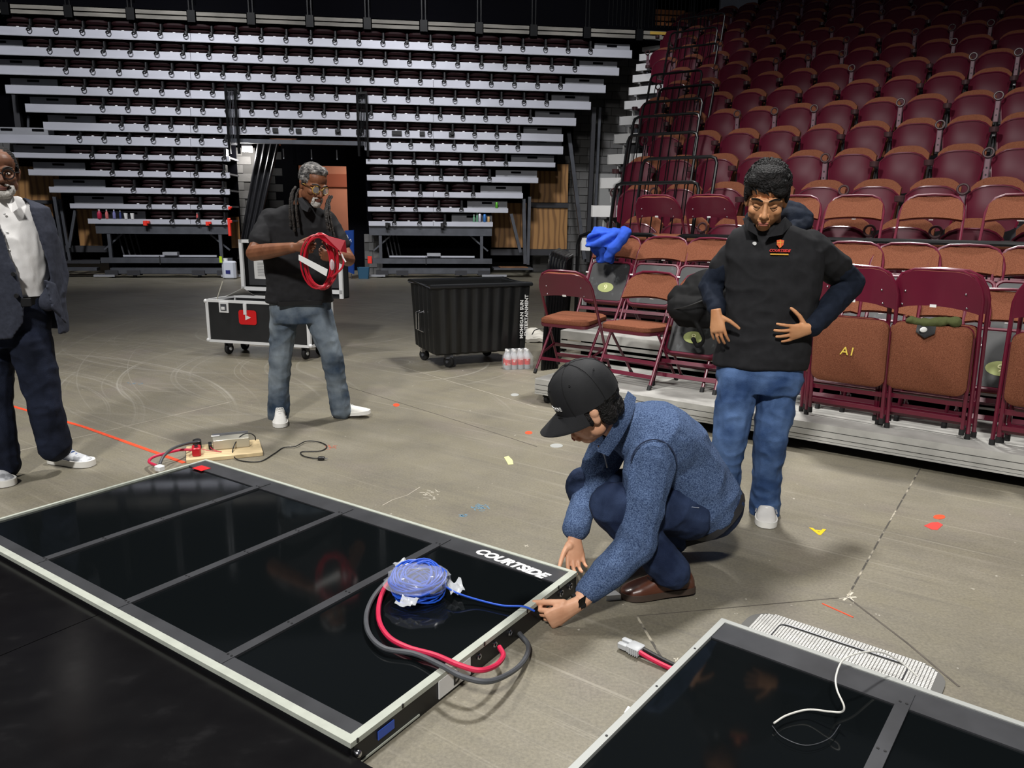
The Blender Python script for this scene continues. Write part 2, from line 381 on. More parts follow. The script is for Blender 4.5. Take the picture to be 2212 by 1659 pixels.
fpart('floor_girder', M_grey, (S_of(1066, .2), S_of(1150, .2), -.1, .4, .19, .235)); fpart('wood_tread', mat('worn_ply', S(120, 84, 56), .7, var=.2, vscale=6), (S_of(1080, .2), S_of(1140, .2), -.05, .38, .236, .25))
fpart('floor_girder', M_grey, (S_of(120, .2), S_of(205, .2), .1, .3, .15, .22)); fpart('floor_girder', M_deck, (S_of(100, .2), S_of(205, .3), .3, .8, .30, .36))
# slanted columns and ties at both ends
for (x0, y0, x1, y1, d, wd) in ((34, 205, 42, 275, .5, .12), (62, 250, 62, 275, .6, .05), (1283, 232, 1268, 566, .6, .10), (1296, 232, 1281, 566, .75, .06), (1228, 285, 1262, 560, .5, .09), (1131, 430, 1134, 570, .3, .08), (1144, 425, 1140, 572, .35, .07), (1104, 462, 1124, 545, .2, .07), (118, 425, 140, 560, .4, .07), (130, 430, 152, 565, .45, .06), (163, 455, 150, 535, .3, .06)):
    a = onplane(x0, y0, B0-NB*d, NB); b_ = onplane(x1, y1, B0-NB*d, NB)
    mb = MB().bar(a, b_, wd, wd, -NB); build(mb, 'column', M_grey if wd < .1 else M_deck, farstand, FO, False)

# folded seats of the far stand
fs0 = empty('folded_seat', (0, 0, 0), 0, 'x', 'seat', 'folded seats of the far stand')
def fold_shape(w_, y0, y1, z0, z1, wave):
    mb = MB(); rings = []; n = 10
    for i in range(9):
        u = -1+2*i/8; e = (1-abs(u)**5)
        zc = (z0+z1)/2; hz = (z1-z0)/2*(.45+.55*e); hy = (y1-y0)/2*(.6+.4*e)
        rings.append([V((u*w_/2, (y0+y1)/2+hy*math.copysign(abs(math.cos(2*PI*j/n))**.7, math.cos(2*PI*j/n)), zc+wave*(1-u*u)+hz*math.copysign(abs(math.sin(2*PI*j/n))**.7, math.sin(2*PI*j/n)))) for j in range(n)])
    return mb.loft(rings)
build(fold_shape(.505, -.34, .012, .085, .215, .010), 'folded_back', M_seatdark, fs0)
build(fold_shape(.48, -.32, .004, .008, .10, -.004), 'seat_pan', M_seatdark, fs0)
mb = MB(); mb.rbox((-.265, -.08, .09), (.06, .26, .17), .02); mb.rbox((-.26, .045, .0), (.075, .09, .085), .018); br = build(mb, 'arm_bracket', M_black, fs0)
mb = MB(); mb.torus((-.25, .10, -.045), .046, .010, V((.15, 1, .75)), 16, 6); build(mb, 'cup_ring', M_black, br)
mb = MB(); mb.box((0, .008, .012), (.05, .012, .014)); build(mb, 'number_tab', M_white, fs0, smooth=False)
bpy.context.view_layer.update(); regkids(fs0)
first = True
for (k, bi, q0, q1, n, zt) in far_rows:
    n = n or max(1, round((q1-q0)/.53)); pitch = (q1-q0)/n
    i0 = 0
    for i in range(n):
        loc = Bp(q0+(i+.5)*pitch, .06, zt)
        if proj(loc)[0] < 3: i0 = i+1; continue
        rn = 'top' if k == 0 else ('bottom' if k == 11 else ORD[k+1])
        if k < 6: lab = '%s folded seat from the left, %s row down, far stand above the doorway' % (ORD[i+1-i0], ORD[k+1])
        else: lab = '%s folded seat from the left, %s row down, far stand %s of doorway' % (ORD[i+1-i0], ORD[k+1], 'left' if bi == 0 else 'right')
        if first: fs0.location = loc; fs0.rotation_euler = (0, 0, RZB+PI); fs0['label'] = lab; first = False
        else: dup(fs0, loc, RZB+PI, lab)

# gallery rail above the far stand
gal = empty('gallery_rail', Bp(6, 0, 5.5), 0, 'dark gallery rail with pale double fascia boards above the far stand', 'railing'); GO = gal.location.copy()
def gpart(name, m, *b, parent=None):
    mb = MB()
    for q in b: fbox(mb, *q)
    return build(mb, name, m, parent or gal, GO, smooth=False)
M_fasc = mat('weathered_board', S(120, 116, 108), .7, var=.3, vscale=4, stretch=(.3, 1, 1))
gpart('slab', M_dark, (-3, 14.2, .1, 1.2, 5.44, 5.50)); gpart('back_cloth', M_dark, (-3, 12.9, .12, .15, 5.66, 9.5))
gpart('rail_beam', M_dark, (-3, 14.2, .0, .06, 5.69, 5.80)); 
for i in range(-2, 12):
    s_ = .1+i*1.24
    pb = gpart('post_bracket', M_blacksteel, (s_-.08, s_+.08, -.03, .05, 5.46, 5.70))
    for q in (-.04, .04): gpart('post_rod', M_blacksteel, (s_+q-.012, s_+q+.012, -.02, .005, 5.7, 7.6), parent=pb)
    for zz in (5.50, 5.60): gpart('fascia_board', M_fasc, (s_+.10, s_+1.14, 0, .03, zz, zz+.075))
for i in range(26): gpart('baluster', M_blacksteel, (11.75+i*.095, 11.765+i*.095, -.01, .01, 5.75, 7.4))
gpart('yellow_nosing', mat('yellow_edge', S(196, 158, 60), .6), (12.75, 13.2, -.02, .0, 5.6, 5.66), (13.3, 13.8, -.02, 0, 5.6, 5.66))
for j in range(3): gpart('wood_seat_row', mat('orange_wood', S(226, 140, 80), .6, var=.2, vscale=5), (12.9, 15.2, 2.5+j*.5, 2.6+j*.5, 6.35+.28*j, 6.47+.28*j))
gpart('pale_pier', M_riser, (11.9, 12.7, .5, .6, 5.8, 7.0)); gpart('pale_pier', M_riser, (15.2, 16.2, 2.0, 2.1, 5.5, 9)); gpart('back_cloth', M_dark, (12.8, 16.2, 4.2, 4.3, 5.4, 9.5))

# ================================================================== walls around the far stand
M_block = mat('block_paint', S(92, 91, 90), .8, var=.12, vscale=3, bump=.15, bscale=60)
M_mortar = mat('mortar', S(70, 69, 68), .9)
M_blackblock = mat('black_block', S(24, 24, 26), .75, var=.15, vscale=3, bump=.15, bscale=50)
def wall_of_blocks(name, s0, s1, d, z0, z1, m, bw=.4, bh=.2):
    wl = tag(build(fbox(MB(), s0, s1, d+.02, d+.2, z0, z1), name, M_mortar if m is M_block else M_dark, smooth=False), kind='structure')
    me = MB().rbox((0, 0, 0), (bw-.014, .03, bh-.014), .004).mesh('block', False); me.materials.append(m)
    nz = int((z1-z0)/bh)
    for j in range(nz):
        off = bw/2*(j % 2); i = 0
        while s0+off+(i+1)*bw <= s1+.01:
            c = Bp(s0+off+(i+.5)*bw, d+.012, z0+(j+.5)*bh); pxy = proj(c)
            if -20 < pxy[0] < 2230 and -20 < pxy[1]:
                o = link('block', me, None, wl, c); o.rotation_euler = (0, 0, RZB)
            i += 1
    return wl
wall_of_blocks('wall_back', S_of(1195, 2)-.2, 16.4, 1.75, 0, 5.4, M_block)
tag(build(fbox(MB(), -14, 18, 6.2, 6.4, 0, 12), 'wall_far', M_dark, smooth=False), kind='structure')
wall_of_blocks('wall_left', -2.4, -.4, 1.0, 2.4, 4.6, M_block)
sd = lambda px, d: (onplane(px, 420, B0-NB*d, NB)-B0).dot(EB)
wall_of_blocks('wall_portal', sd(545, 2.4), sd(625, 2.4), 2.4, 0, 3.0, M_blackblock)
wall_of_blocks('wall_portal_jamb', S_of(785, 1)-.02, S_of(785, 1)+.40, .5, 0, 1.0, M_block, .2, .2)
wall_of_blocks('wall_portal_lit', sd(492, 1.3), sd(556, 1.3), 1.3, 0, 3.0, M_block)
q0, q1 = sd(645, 2.35), sd(750, 2.35)
tag(build(fbox(fbox(fbox(MB(), sd(612, 2.35), q0, 2.35, 2.6, 0, 3.2), q1, q1+1.6, 2.35, 2.6, 0, 3.2), q0-.1, q1+.1, 2.35, 2.6, 2.68, 3.3), 'door_1', M_dark, smooth=False), kind='structure')
M_room = mat('orange_wall', S(190, 132, 108), .8, var=.05, vscale=2)
d1 = tag(build(fbox(fbox(MB(), 3.6, 8.2, 5.5, 5.6, 0, 3.4), 7.3, 7.4, 2.6, 5.6, 0, 3.4), 'wall_corridor', M_room, smooth=False), kind='structure')
tag(build(fbox(MB(), 3.6, 8.2, 2.7, 5.6, 3.3, 3.35), 'ceiling_corridor', M_room, smooth=False), kind='structure')
tag(build(fbox(MB(), 4.6, 7.3, 5.42, 5.5, 2.25, 2.62), 'trim_1', mat('orange_band', S(150, 84, 62), .8), smooth=False), kind='structure')
tag(build(fbox(MB(), 4.6, 7.3, 5.2, 5.5, .75, .85), 'trim_2', mat('counter_black', S(24, 22, 22), .4), smooth=False), kind='structure')
lamp('corridor_lamp', 'AREA', Bp(5.9, 4.0, 3.25), Bp(5.9, 4.6, 0), 42, .8, col=(1, .84, .72))
# plywood sheets closing the ends of the stand
M_ply = mat('plywood', S(168, 104, 44), .5, col2=S(206, 146, 76), vscale=2.2, stretch=(3.2, 3.2, .55), detail=6, ramp=(.42, .58))
def ply_material():
    nt = M_ply.node_tree; b = nt.nodes['Principled BSDF']; tc = nt.nodes.new('ShaderNodeTexCoord'); mp = nt.nodes.new('ShaderNodeMapping'); mp.inputs['Scale'].default_value = (1, 1, .22); nt.links.new(tc.outputs['Object'], mp.inputs[0])
    wv = nt.nodes.new('ShaderNodeTexWave'); wv.inputs['Scale'].default_value = 2.2; wv.inputs['Distortion'].default_value = 9; wv.inputs['Detail'].default_value = 2; wv.inputs['Detail Scale'].default_value = 1.2; nt.links.new(mp.outputs[0], wv.inputs['Vector'])
    r = nt.nodes.new('ShaderNodeValToRGB'); r.color_ramp.elements[0].color = (*S(122, 86, 50), 1); r.color_ramp.elements[0].position = .1; r.color_ramp.elements[1].color = (*S(160, 118, 70), 1); r.color_ramp.elements[1].position = .55; nt.links.new(wv.outputs['Fac'], r.inputs[0]); nt.links.new(r.outputs[0], b.inputs['Base Color'])
ply_material()
for (x0, x1, ya, yb, d, lab) in ((1146, 1226, 353, 438, 1.1, 'upper plywood sheet beside the far stand, right of its tiers'), (1143, 1224, 449, 538, 1.1, 'lower plywood sheet beside the far stand, right of its tiers'), (1062, 1136, 438, 535, 1.1, 'shaded plywood sheet behind the slanted brace of the far stand'), (20, 132, 335, 434, .9, 'upper plywood sheet behind the man in the blazer'), (96, 122, 440, 528, .9, 'narrow plywood strip in the grey frame behind the blazer man'), (164, 222, 452, 534, .9, 'plywood sheet with a knot under the left end of far stand'), (496, 520, 468, 536, .9, 'plywood offcut beside the doorway behind the open case')):
    P = B0-NB*d; a = onplane(x0, ya, P, NB); b_ = onplane(x1, yb, P, NB); sa, sb = (a-B0).dot(EB), (b_-B0).dot(EB)
    o_ = Bp((sa+sb)/2, d, min(a.z, b_.z)); tag(build(fbox(MB(), sa, sb, d, d+.018, b_.z, a.z), 'plywood_sheet', M_ply, None, o_, False), lab, 'plywood')
for (x0, x1, ya, yb, d) in ((1143, 1228, 438, 449, 1.05), (1060, 1228, 538, 552, 1.05), (60, 130, 432, 440, .85), (120, 132, 432, 560, .85), (25, 240, 530, 545, .85)):
    P = B0-NB*d; a = onplane(x0, ya, P, NB); b_ = onplane(x1, yb, P, NB)
    fpart('frame_rail', M_deck, ((a-B0).dot(EB), (b_-B0).dot(EB), d, d+.05, b_.z, a.z))
mb = MB(); A, B_, C_, D_ = [onplane(x, y, B0-NB*d, NB) for x, y, d in ((556, 308, .9), (604, 308, .75), (546, 552, .6), (512, 560, .8))]
def curt(u, v):
    top = A.lerp(B_, u); bot = D_.lerp(C_, u); return top.lerp(bot, v)+NB*(.05*math.sin(u*PI*7)), NB
mb.grid(curt, 42, 6, .008); tag(build(mb, 'curtain', mat('black_vinyl', S(34, 34, 37), .4), None, D_.copy()), 'black pleated curtain pulled aside at left of the doorway', 'curtain')
# lamp over the doorway
lo = Bp(S_of(516, 2.95), .9, 2.93)
lp = empty('work_lamp', lo, 0, 'small bright work lamp at the top left of the doorway', 'lamp')
build(MB().box(lo, (.22, .10, .12), EB, -NB), 'lamp_head', mat('lamp_glow', (1, 1, 1), .5, emit=(1, .97, .9), estr=14), lp, lo, False)
build(MB().box(lo+V((0, 0, .085)), (.24, .14, .04), EB, -NB), 'lamp_hood', M_black, lp, lo, False)
build(MB().cyl(lo+V((0, 0, .1)), lo-NB*.5+V((0, 0, .1)), .015), 'lamp_arm', M_black, lp, lo)
lamp('work_lamp_light', 'POINT', lo+V((0, 0, -.12))+NB*.12, None, 45, .08)
# two slim rails beside the doorway, and pipe under the header
for px, lab in ((502, 'tall slim black rail left of the doorway in the far stand'), (783, 'tall slim black rail right of the doorway in the far stand')):
    s_ = S_of(px, 3.8); o_ = Bp(s_, -.1, 2.9); r = empty('aisle_rail', o_, 0, lab, 'railing')
    for q in (-.1, .1): build(MB().bar(Bp(s_+q, -.1, 2.75), Bp(s_+q, -.1, 4.22 if q < 0 else 4.1), .05, .05), 'rail_post', M_blacksteel, r, o_, False)
    for q in (-.05, -.02, .02, .05): build(MB().cyl(Bp(s_+q, -.1, 2.95), Bp(s_+q, -.1, 4.1), .008, n=6), 'rail_bar', M_chrome if px < 600 else M_blacksteel, r, o_)
    build(MB().bar(Bp(s_-.12, -.1, 4.1), Bp(s_+.12, -.1, 4.12), .05, .05), 'rail_top', M_blacksteel, r, o_, False)
fpart('header_pipe', M_grey, (sL-.05, sR+.1, .05, .14, 3.0, 3.09))
for px in (606, 668, 724): fpart('cable_hook', M_riser, (S_of(px, 2.8)-.012, S_of(px, 2.8)+.012, .4, .42, 2.7, 2.92))
for j, px in enumerate((595, 645, 730, 775, 852, 862, 912, 975)): fpart('sensor_box', M_black, (S_of(px, 3.3)-.06, S_of(px, 3.3)+.06, -.05, .0, 3.24, 3.33))
# ================================================================== near right stand
O2 = V((.19, 5.95, 0)); A2 = math.radians(-35.8); E1 = V((math.cos(A2), math.sin(A2), 0)); E2 = V((-E1.y, E1.x, 0)); Z = V((0, 0, 1))
def R(s, t, z=0.0): return O2+E1*s+E2*t+V((0, 0, z))
def onT(px, py, t):
    P = onplane(px, py, R(0, t), E2); q = P-O2; return q.dot(E1), P.z
def onZ(px, py, z):
    q = G(px, py, z)-O2; return q.dot(E1), q.dot(E2)
nearstand = empty('seating_stand', R(0, 0), 0, 'near right stand of pale grey aluminium steps under maroon seats', 'stand'); NO = nearstand.location.copy()
M_step = mat('worn_aluminium', S(170, 169, 164), .45, .25, var=.16, vscale=6, col2=None, stretch=(1, 1, 1), bump=.03, bscale=30)
M_stepw = mat('step_white', S(206, 206, 206), .5, .05, var=.05, vscale=4)
def rbx(mb, s0, s1, t0, t1, z0, z1): return mb.box(R((s0+s1)/2, (t0+t1)/2, (z0+z1)/2), (s1-s0, t1-t0, z1-z0), E1, E2, Z)
def rpart(name, m, *b, parent=None):
    mb = MB()
    for q in b: rbx(mb, *q)
    return build(mb, name, m, parent or nearstand, NO, smooth=False)
SR = 7.0
for j in range(4): rpart('platform_board', M_step, (0, SR, .0+j*.225, .221+j*.225, .165, .2))
for j, (za, zb, tt) in enumerate(((.158, .2, -.012), (.118, .153, -.014), (.093, .113, -.010), (.078, .09, -.012))): rpart('edge_strip', M_step, (0, SR, tt, .0, za, zb))
rpart('edge_core', M_black, (.01, SR, .0, .06, .078, .165)); rpart('under_frame', M_dark, (.2, SR, .25, .3, 0, .1)); rpart('end_cap', M_step, (-.008, 0, .0, .9, .08, .2))
for s_ in (.08, 1.9, 3.4): 
    cb = rpart('caster_fork', M_black, (s_-.03, s_+.03, .03, .10, .05, .1)); build(MB().cyl(R(s_-.015, .06, .04), R(s_+.015, .06, .04), .04), 'caster_wheel', M_rubber, cb, NO)
rpart('platform_board', M_step, (-.35, SR, .93, 1.98, .42, .45)); 
for za, zb in ((.375, .45), (.33, .36), (.285, .30), (.235, .25)): rpart('edge_strip', M_step, (-.35, SR, .915, .935, za, zb))
rpart('under_frame', M_dark, (-.3, SR, 1.2, 1.25, 0, .42)); rpart('end_cap', M_step, (-.36, -.35, .93, 1.98, .36, .45))
NROW = 14
tag(build(rbx(MB(), -8.5, 26, 16.2, 16.5, 0, 13), 'wall_right', M_dark, smooth=False), kind='structure')
def deckz(k): return .83+.388*k
def nose(k): return 2.05+.89*k
def send(t): return -1.80-(t-4.1)*.438
for k in range(NROW):
    t = nose(k); s0 = send(t+.3)+.15; s1 = 5+1.05*k
    rpart('step_deck', M_stepw, (s0, s1, t, t+.89, deckz(k)-.04, deckz(k)))
    rpart('step_nosing', M_stepw, (s0-.08, s1, t-.02, t+.05, deckz(k)-.14, deckz(k)+.002))
    rpart('step_end', M_stepw, (s0-.085, s0-.07, t-.02, t+.3, deckz(k)-.14, deckz(k)+.004), (s0+.05, s0+.06, t+.05, t+.6, deckz(k)-.33, deckz(k)-.17))
    rpart('riser', M_dark if k < 1 else M_deck, (s0+.1, s1, t+.06, t+.08, deckz(k)-.40, deckz(k)-.14))
# flip-up seats
M_shell = mat('maroon_plastic', S(69, 15, 30), .45, 0, spec=.14, var=.07, vscale=3)
def shell_pt(u, v):
    x = -1+2*u; wd = .195+.035*math.sin(min(1, v*1.15)*PI*.5)
    zz = .14+.43*v-(.085*abs(x)**3.4 if v > .5 else .0)*(v-.5)*2-(-.05*abs(x)**3)*(1-v)
    yy = .03+.035*(1-x*x)*math.sin(PI*v)-.10*v-.02*abs(x)**4
    return V((x*wd, yy, zz))
def make_seat(variant):
    r = empty('stadium_seat', (0, 0, 0), 0, 'x', 'seat', 'maroon flip-up seats of the near right stand')
    mb = MB(); mb.grid(lambda u, v: (shell_pt(u, v), V((0, -1, .1))), 10, 9, .028); sh = build(mb, 'seat_shell', M_shell, r)
    rim = [shell_pt(i/8, 1)+V((0, .004, 0)) for i in range(9)]; left = [shell_pt(0, j/6)+V((0, .004, 0)) for j in range(0, 6)]; right = [shell_pt(1, j/6)+V((0, .004, 0)) for j in range(5, -1, -1)]
    build(MB().tube(left+rim+right, .011, 6), 'shell_rim', mat('maroon_gloss', S(78, 16, 34), .22, spec=.5), sh)
    def bk(u, v):
        x = -1+2*u; wd = .225-.02*(1-v); zz = .22+.44*v-(.095*abs(x)**3.2)*max(0, v-.4)/.6; return V((x*wd, -.205-.06*v+.03*x*x, zz)), V((0, -1, 0))
    build(MB().grid(bk, 10, 6, .055), 'back_cushion', M_brown, r)
    def cush(u, v):
        x = -1+2*u; p = shell_pt(u, .08+.86*v); return V((p.x*.97, p.y-.03, p.z)), V((0, -1, 0))
    build(MB().grid(cush, 8, 5, .05), 'seat_cushion', M_brown, r)
    st_ = MB(); st_.rbox((.265, -.15, .2), (.035, .06, .4), .008); st_.rbox((.265, -.1, .03), (.05, .26, .03), .006); sp = build(st_, 'stanchion', M_black, r)
    build(MB().box((.265, -.02, .11), (.03, .015, .1)), 'bracket', M_chrome, sp, smooth=False)
    if variant == 0:
        mb = MB(); mb.rbox((.265, -.06, .44), (.05, .26, .035), .012); ar = build(mb, 'armrest', M_black, r)
        mb = MB(); mb.lathe([(.03, -.03), (.046, -.025), (.05, .025), (.04, .03), (.036, .0), (.001, -.01)], (.255, .09, .45)); build(mb, 'cup_holder', mat('dark_brown_plastic', S(58, 36, 38), .35), ar)
    else:
        mb = MB(); mb.rbox((.265, -.01, .37), (.055, .03, .26), .008); ar = build(mb, 'armrest', mat('mauve_plate', S(110, 84, 92), .45, .2), r)
        mb = MB(); mb.torus((.265, .01, .54), .046, .011, V((0, 1, .1)), 18, 6); build(mb, 'cup_holder', mat('dark_brown_plastic', S(58, 36, 38), .35), ar)
        mb = MB()
        for zz in (.32, .39): mb.cyl((.265, .0, zz), (.265, .008, zz), .009, n=8)
        build(mb, 'bolt', M_black, ar)
    return r
seats = [make_seat(0), make_seat(1)]; bpy.context.view_layer.update()
for q in seats: regkids(q)
used = [False, False]
S0R = {0: 1.57, 1: 1.11, 2: .67, 3: .08, 4: .01, 5: -.46, 6: -.51, 7: -.89, 8: -1.59, 9: -1.55, 10: -1.97, 11: -2.18, 12: -2.4, 13: -2.65}
RZ2 = math.atan2(-E1.y, -E1.x)   # seat faces down the stand
random.seed(3)
for k in range(NROW):
    t = 2.65+.89*k; s = S0R[k]
    while s-.53 > send(t)+.45: s -= .53
    i = 0
    while True:
        P = R(s, t, deckz(k)); x, y, d = proj(P+V((0, 0, .5)))
        if x > 2300: break
        i += 1
        if y > -45 and not (k == 0 and x < 1200):
            vr = 1 if random.random() < (.35+.25*(x-1400)/800) else 0
            lab = '%s flip-up maroon seat from the left, %s row up, near right stand' % (ORD[i], ORD[k+1])
            if not used[vr]:
                used[vr] = True; o = seats[vr]; o.location = P; o.rotation_euler = (0, 0, RZ2); o['label'] = lab
            else: dup(seats[vr], P, RZ2, lab)
        s += .53
# transverse guard rails up the left end of the stand
LOOPS = [(1330, 1511, 395, 0), (1390, 1550, 341, 1), (1358, 1508, 289, 2), (1370, 1512, 249, 3), (1391, 1518, 217, 4), (1425, 1543, 187, 5), (1407, 1517, 157, 6), (1443, 1551, 100, 8), (1449, 1550, 65, 9), (1468, 1566, 35, 10)]
for n_, (xa, xb, yy, k) in enumerate(LOOPS):
    t = nose(k)+.45; s0, z0 = onT(xa, yy, t); s1, z1 = onT(xb, yy, t); zt = (z0+z1)/2; zb = deckz(k)+.0; o_ = R((s0+s1)/2, t, zb)
    g = empty('guard_rail', o_, 0, '%s black tubular guard rail up from the floor, left end of near stand' % ORD[n_+1], 'railing', 'guard rails at the left end of the near stand')
    lean = -.14
    def lp_(s, z): return R(s, t+lean*(1-(z-zb)/(zt-zb)), z)
    rr = .07
    path = [lp_(s0-.03, zb), lp_(s0, zt-rr), lp_(s0+.02, zt-.02), lp_(s0+rr, zt), lp_(s1-rr, zt), lp_(s1-.02, zt-.02), lp_(s1, zt-rr), lp_(s1-.03, zb)]
    build(MB().tube(path, .019, 8), 'rail_tube', M_blacksteel, g, o_)
    build(MB().tube([lp_(s0-.02, zb+.12), lp_(s1-.02, zb+.12)], .012, 6), 'lower_rail', M_blacksteel, g, o_)
    for j in range(1, 8):
        q = s0+(s1-s0)*j/8; build(MB().tube([lp_(q-.02, zb+.12), lp_(q, zt)], .007, 5), 'baluster', M_blacksteel, g, o_)
# front rails between the folding chairs and the fixed seats
for n_, (s0, s1, lab) in enumerate(((-.82, .12, 'low black front rail behind the blue jacket, near stand'), (.22, 1.40, 'low black front rail behind the standing young man'), (1.52, 4.3, 'long black front rail in front of the folding chairs at far right'))):
    t = 1.96; zt = 1.30; zb = .45; o_ = R((s0+s1)/2, t, zb); g = empty('front_rail', o_, 0, lab, 'railing')
    build(MB().tube([R(s0, t, zb), R(s0, t, zt-.12), R(s0+.03, t, zt-.03), R(s0+.12, t, zt), R(s1-.12, t, zt), R(s1-.03, t, zt-.03), R(s1, t, zt-.12), R(s1, t, zb)], .021, 8), 'rail_tube', M_blacksteel, g, o_)
    build(MB().tube([R(s0, t, zb+.1), R(s1, t, zb+.1)], .014, 6), 'lower_rail', M_blacksteel, g, o_)
    nb_ = int((s1-s0)/.14)
    for j in range(1, nb_): q = s0+(s1-s0)*j/nb_; build(MB().cyl(R(q, t, zb+.1), R(q, t, zt), .007, n=5), 'baluster', M_blacksteel, g, o_)
# ================================================================== black deck sheets and the glass floor panels
PA = V((-1.753, 4.159, 0)); PU = V((.828, -.561, 0)).normalized(); PV = V((PU.y, -PU.x, 0)); PL, PW = 2.436, 1.225
M_glass = mat('black_glass', (.0035, .0045, .005), .06, spec=.42, rvar=.05, vscale=1.6, coords='Object')
M_deckblk = mat('black_gloss_sheet', S(12, 11, 12), .2, spec=.45, col2=S(30, 29, 30), vscale=5, detail=9, ramp=(.62, .95), rvar=.10, stretch=(1.5, 2.2, 1))
M_strip = mat('panel_grey', S(66, 67, 70), .38, .35, var=.15, vscale=7)
M_lip = mat('panel_white', S(172, 176, 165), .5, var=.06, vscale=20)
M_red = mat('red_sticker', S(206, 26, 30), .4)
M_label = mat('white_label', S(226, 226, 224), .5)
def mkP(A, U, Vv):
    def P(u, v, z=0): return A+U*u+Vv*v+V((0, 0, z))
    return P
P1 = mkP(PA, PU, PV)
def pbox(mb, P, U, Vv, u0, u1, v0, v1, z0, z1): return mb.box(P((u0+u1)/2, (v0+v1)/2, (z0+z1)/2), (abs(u1-u0), abs(v1-v0), z1-z0), U, Vv, Z)
# loose black sheets under and in front of the panel
du = [(-1.30, 1.165), (1.169, 2.565)]; dv = [(1.232, 1.80), (1.804, 2.40), (2.404, 3.0)]
for i, (a, b_) in enumerate(du):
    for j, (c, d) in enumerate(dv):
        if i == 1: c_, d_ = c, d
        o_ = P1((a+b_)/2, (c+d)/2, 0)
        pl = tag(build(pbox(MB(), P1, PU, PV, a, b_, c, d, .0, .058), 'floor_sheet', M_deckblk, None, o_, False), ('%s glossy black floor sheet %s of the seam, bottom left foreground' % (['far', 'middle', 'near'][j], ['left', 'right'][i])), 'floor sheet', 'glossy black floor sheets')
M_scr = mat('scratch', S(120, 118, 116), .6)
def make_panel(P, U, Vv, L, W, divs, name, label, lip, wst, frontstrip, m_lip):
    o_ = P(L/2, W/2, 0); r = empty(name, o_, 0, label, 'glass panel'); ht = .09
    B = lambda nm, m, *q, parent=None: build(pbox(MB(), P, U, Vv, *q), nm, m, parent or r, o_, False)
    for q in ((0, L, 0, .012), (0, L, W-.012, W), (0, .012, 0, W), (L-.012, L, 0, W)): B('side_wall', M_black, q[0], q[1], q[2], q[3], .0, ht-.014)
    l0, l1 = lip
    B('edge_rail', m_lip, -.003, L+.003, -.003, l0, ht-.016, ht); B('edge_rail', m_lip, -.003, L+.003, W-l1, W+.003, ht-.016, ht)
    B('edge_rail', m_lip, -.003, l0, l0, W-l1, ht-.016, ht); B('edge_rail', m_lip, L-l1, L+.003, l0, W-l1, ht-.016, ht)
    B('border_strip', M_strip, l0, L-l1, l0, l0+wst, ht-.014, ht-.004); B('border_strip', M_strip, l0, L-l1, W-l1-frontstrip, W-l1, ht-.014, ht-.003)
    us = [l0]+divs+[L-l1]
    for a, b_ in zip(us[:-1], us[1:]):
        B('glass_pane', M_glass, a+.002, b_-.002, l0+wst+.001, W-l1-frontstrip-.001, ht-.02, ht-.009)
    for d in divs:
        dv_ = B('divider_bar', M_strip, d-.019, d+.019, l0+.03, W-l1-.004, ht-.009, ht-.001)
        for f in (.05, .28, .52, .76, .975):
            for q in (-.009, .009):
                c = P(d+q, l0+.04+(W-l1-l0-.06)*f, ht-.001); build(MB().cyl(c, c+V((0, 0, .0016)), .0042, n=8), 'screw', M_black, dv_, o_)
    return r, o_, B
divs1 = [.605, 1.215, 1.815]
pan1, po, PB = make_panel(P1, PU, PV, PL, PW, divs1, 'glass_floor_panel', 'large black glass floor panel in four bays, blue coil lying on it', (.014, .025), .105, .05, M_lip)
text('COURTSIDE', frame(P1(2.17, .082, .0865), PU+PV*.10, -PV), .067, M_label, pan1, po, shear=.28, bold=.0035, space=1.0, depth=.0004)
sk = pbox(MB(), P1, PU, PV, .07, .155, .075, .135, .087, .0885); build(sk, 'red_sticker', M_red, pan1, po, False)
for (u0, u1, zz0, zz1, m, nm) in ((0, 0, 0, 0, None, None),): pass
def side_plate(v0, v1, z0, z1, m, nm, off=.003):   # on the near right side of panel 1
    return build(MB().box(P1(PL+off, (v0+v1)/2, (z0+z1)/2), (.003, v1-v0, z1-z0), PU, PV, Z), nm, m, pan1, po, False)
side_plate(1.06, 1.125, .035, .062, mat('blue_label', S(52, 84, 178), .5), 'blue_label')
side_plate(.70, .86, .012, .074, M_label, 'white_label')
text('B', frame(P1(PL+.0055, .775, .040), -PV, Z), .06, M_black, pan1, po, bold=.001, depth=.0004)
side_plate(.95, 1.19, .008, .014, M_lip, 'lower_trim', .002)
for v in (.47, .56, .65): build(MB().torus(P1(PL+.003, v, .05), .008, .003, PU, 12, 5), 'grommet', M_chrome, pan1, po)
for v in (.05, .12): build(MB().torus(P1(PL+.004, v, .05), .012, .003, PU, 12, 5), 'latch_ring', M_chrome, pan1, po)
build(MB().ell(P1(PL+.004, PW-.02, .045), .012), 'corner_bolt', M_chrome, pan1, po)
for v in (.14, .36, .62, 1.02, 1.2): side_plate(v, v+.006, .078, .091, M_black, 'edge_mark', .0035)
# second panel
QA = G(1560, 1336, .09); QA.z = 0; QU = V((.785, -.62, 0)).normalized(); QV = V((QU.y, -QU.x, 0)); P2 = mkP(QA, QU, QV)
uq = (G(1968, 1482, .09)-QA).dot(QU)
pan2, po2, PB2 = make_panel(P2, QU, QV, 1.9, 1.225, [uq, uq+.62], 'glass_floor_panel', 'black glass floor panel at bottom right with a thin white cable on it', (.018, .02), .115, .06, mat('panel_edge_grey', S(170, 172, 168), .45, .2))
for f in (.2, .42, .66): build(MB().cyl(P2(.009, f*1.2, .09), P2(.009, f*1.2, .0915), .004, n=8), 'screw', M_black, pan2, po2)
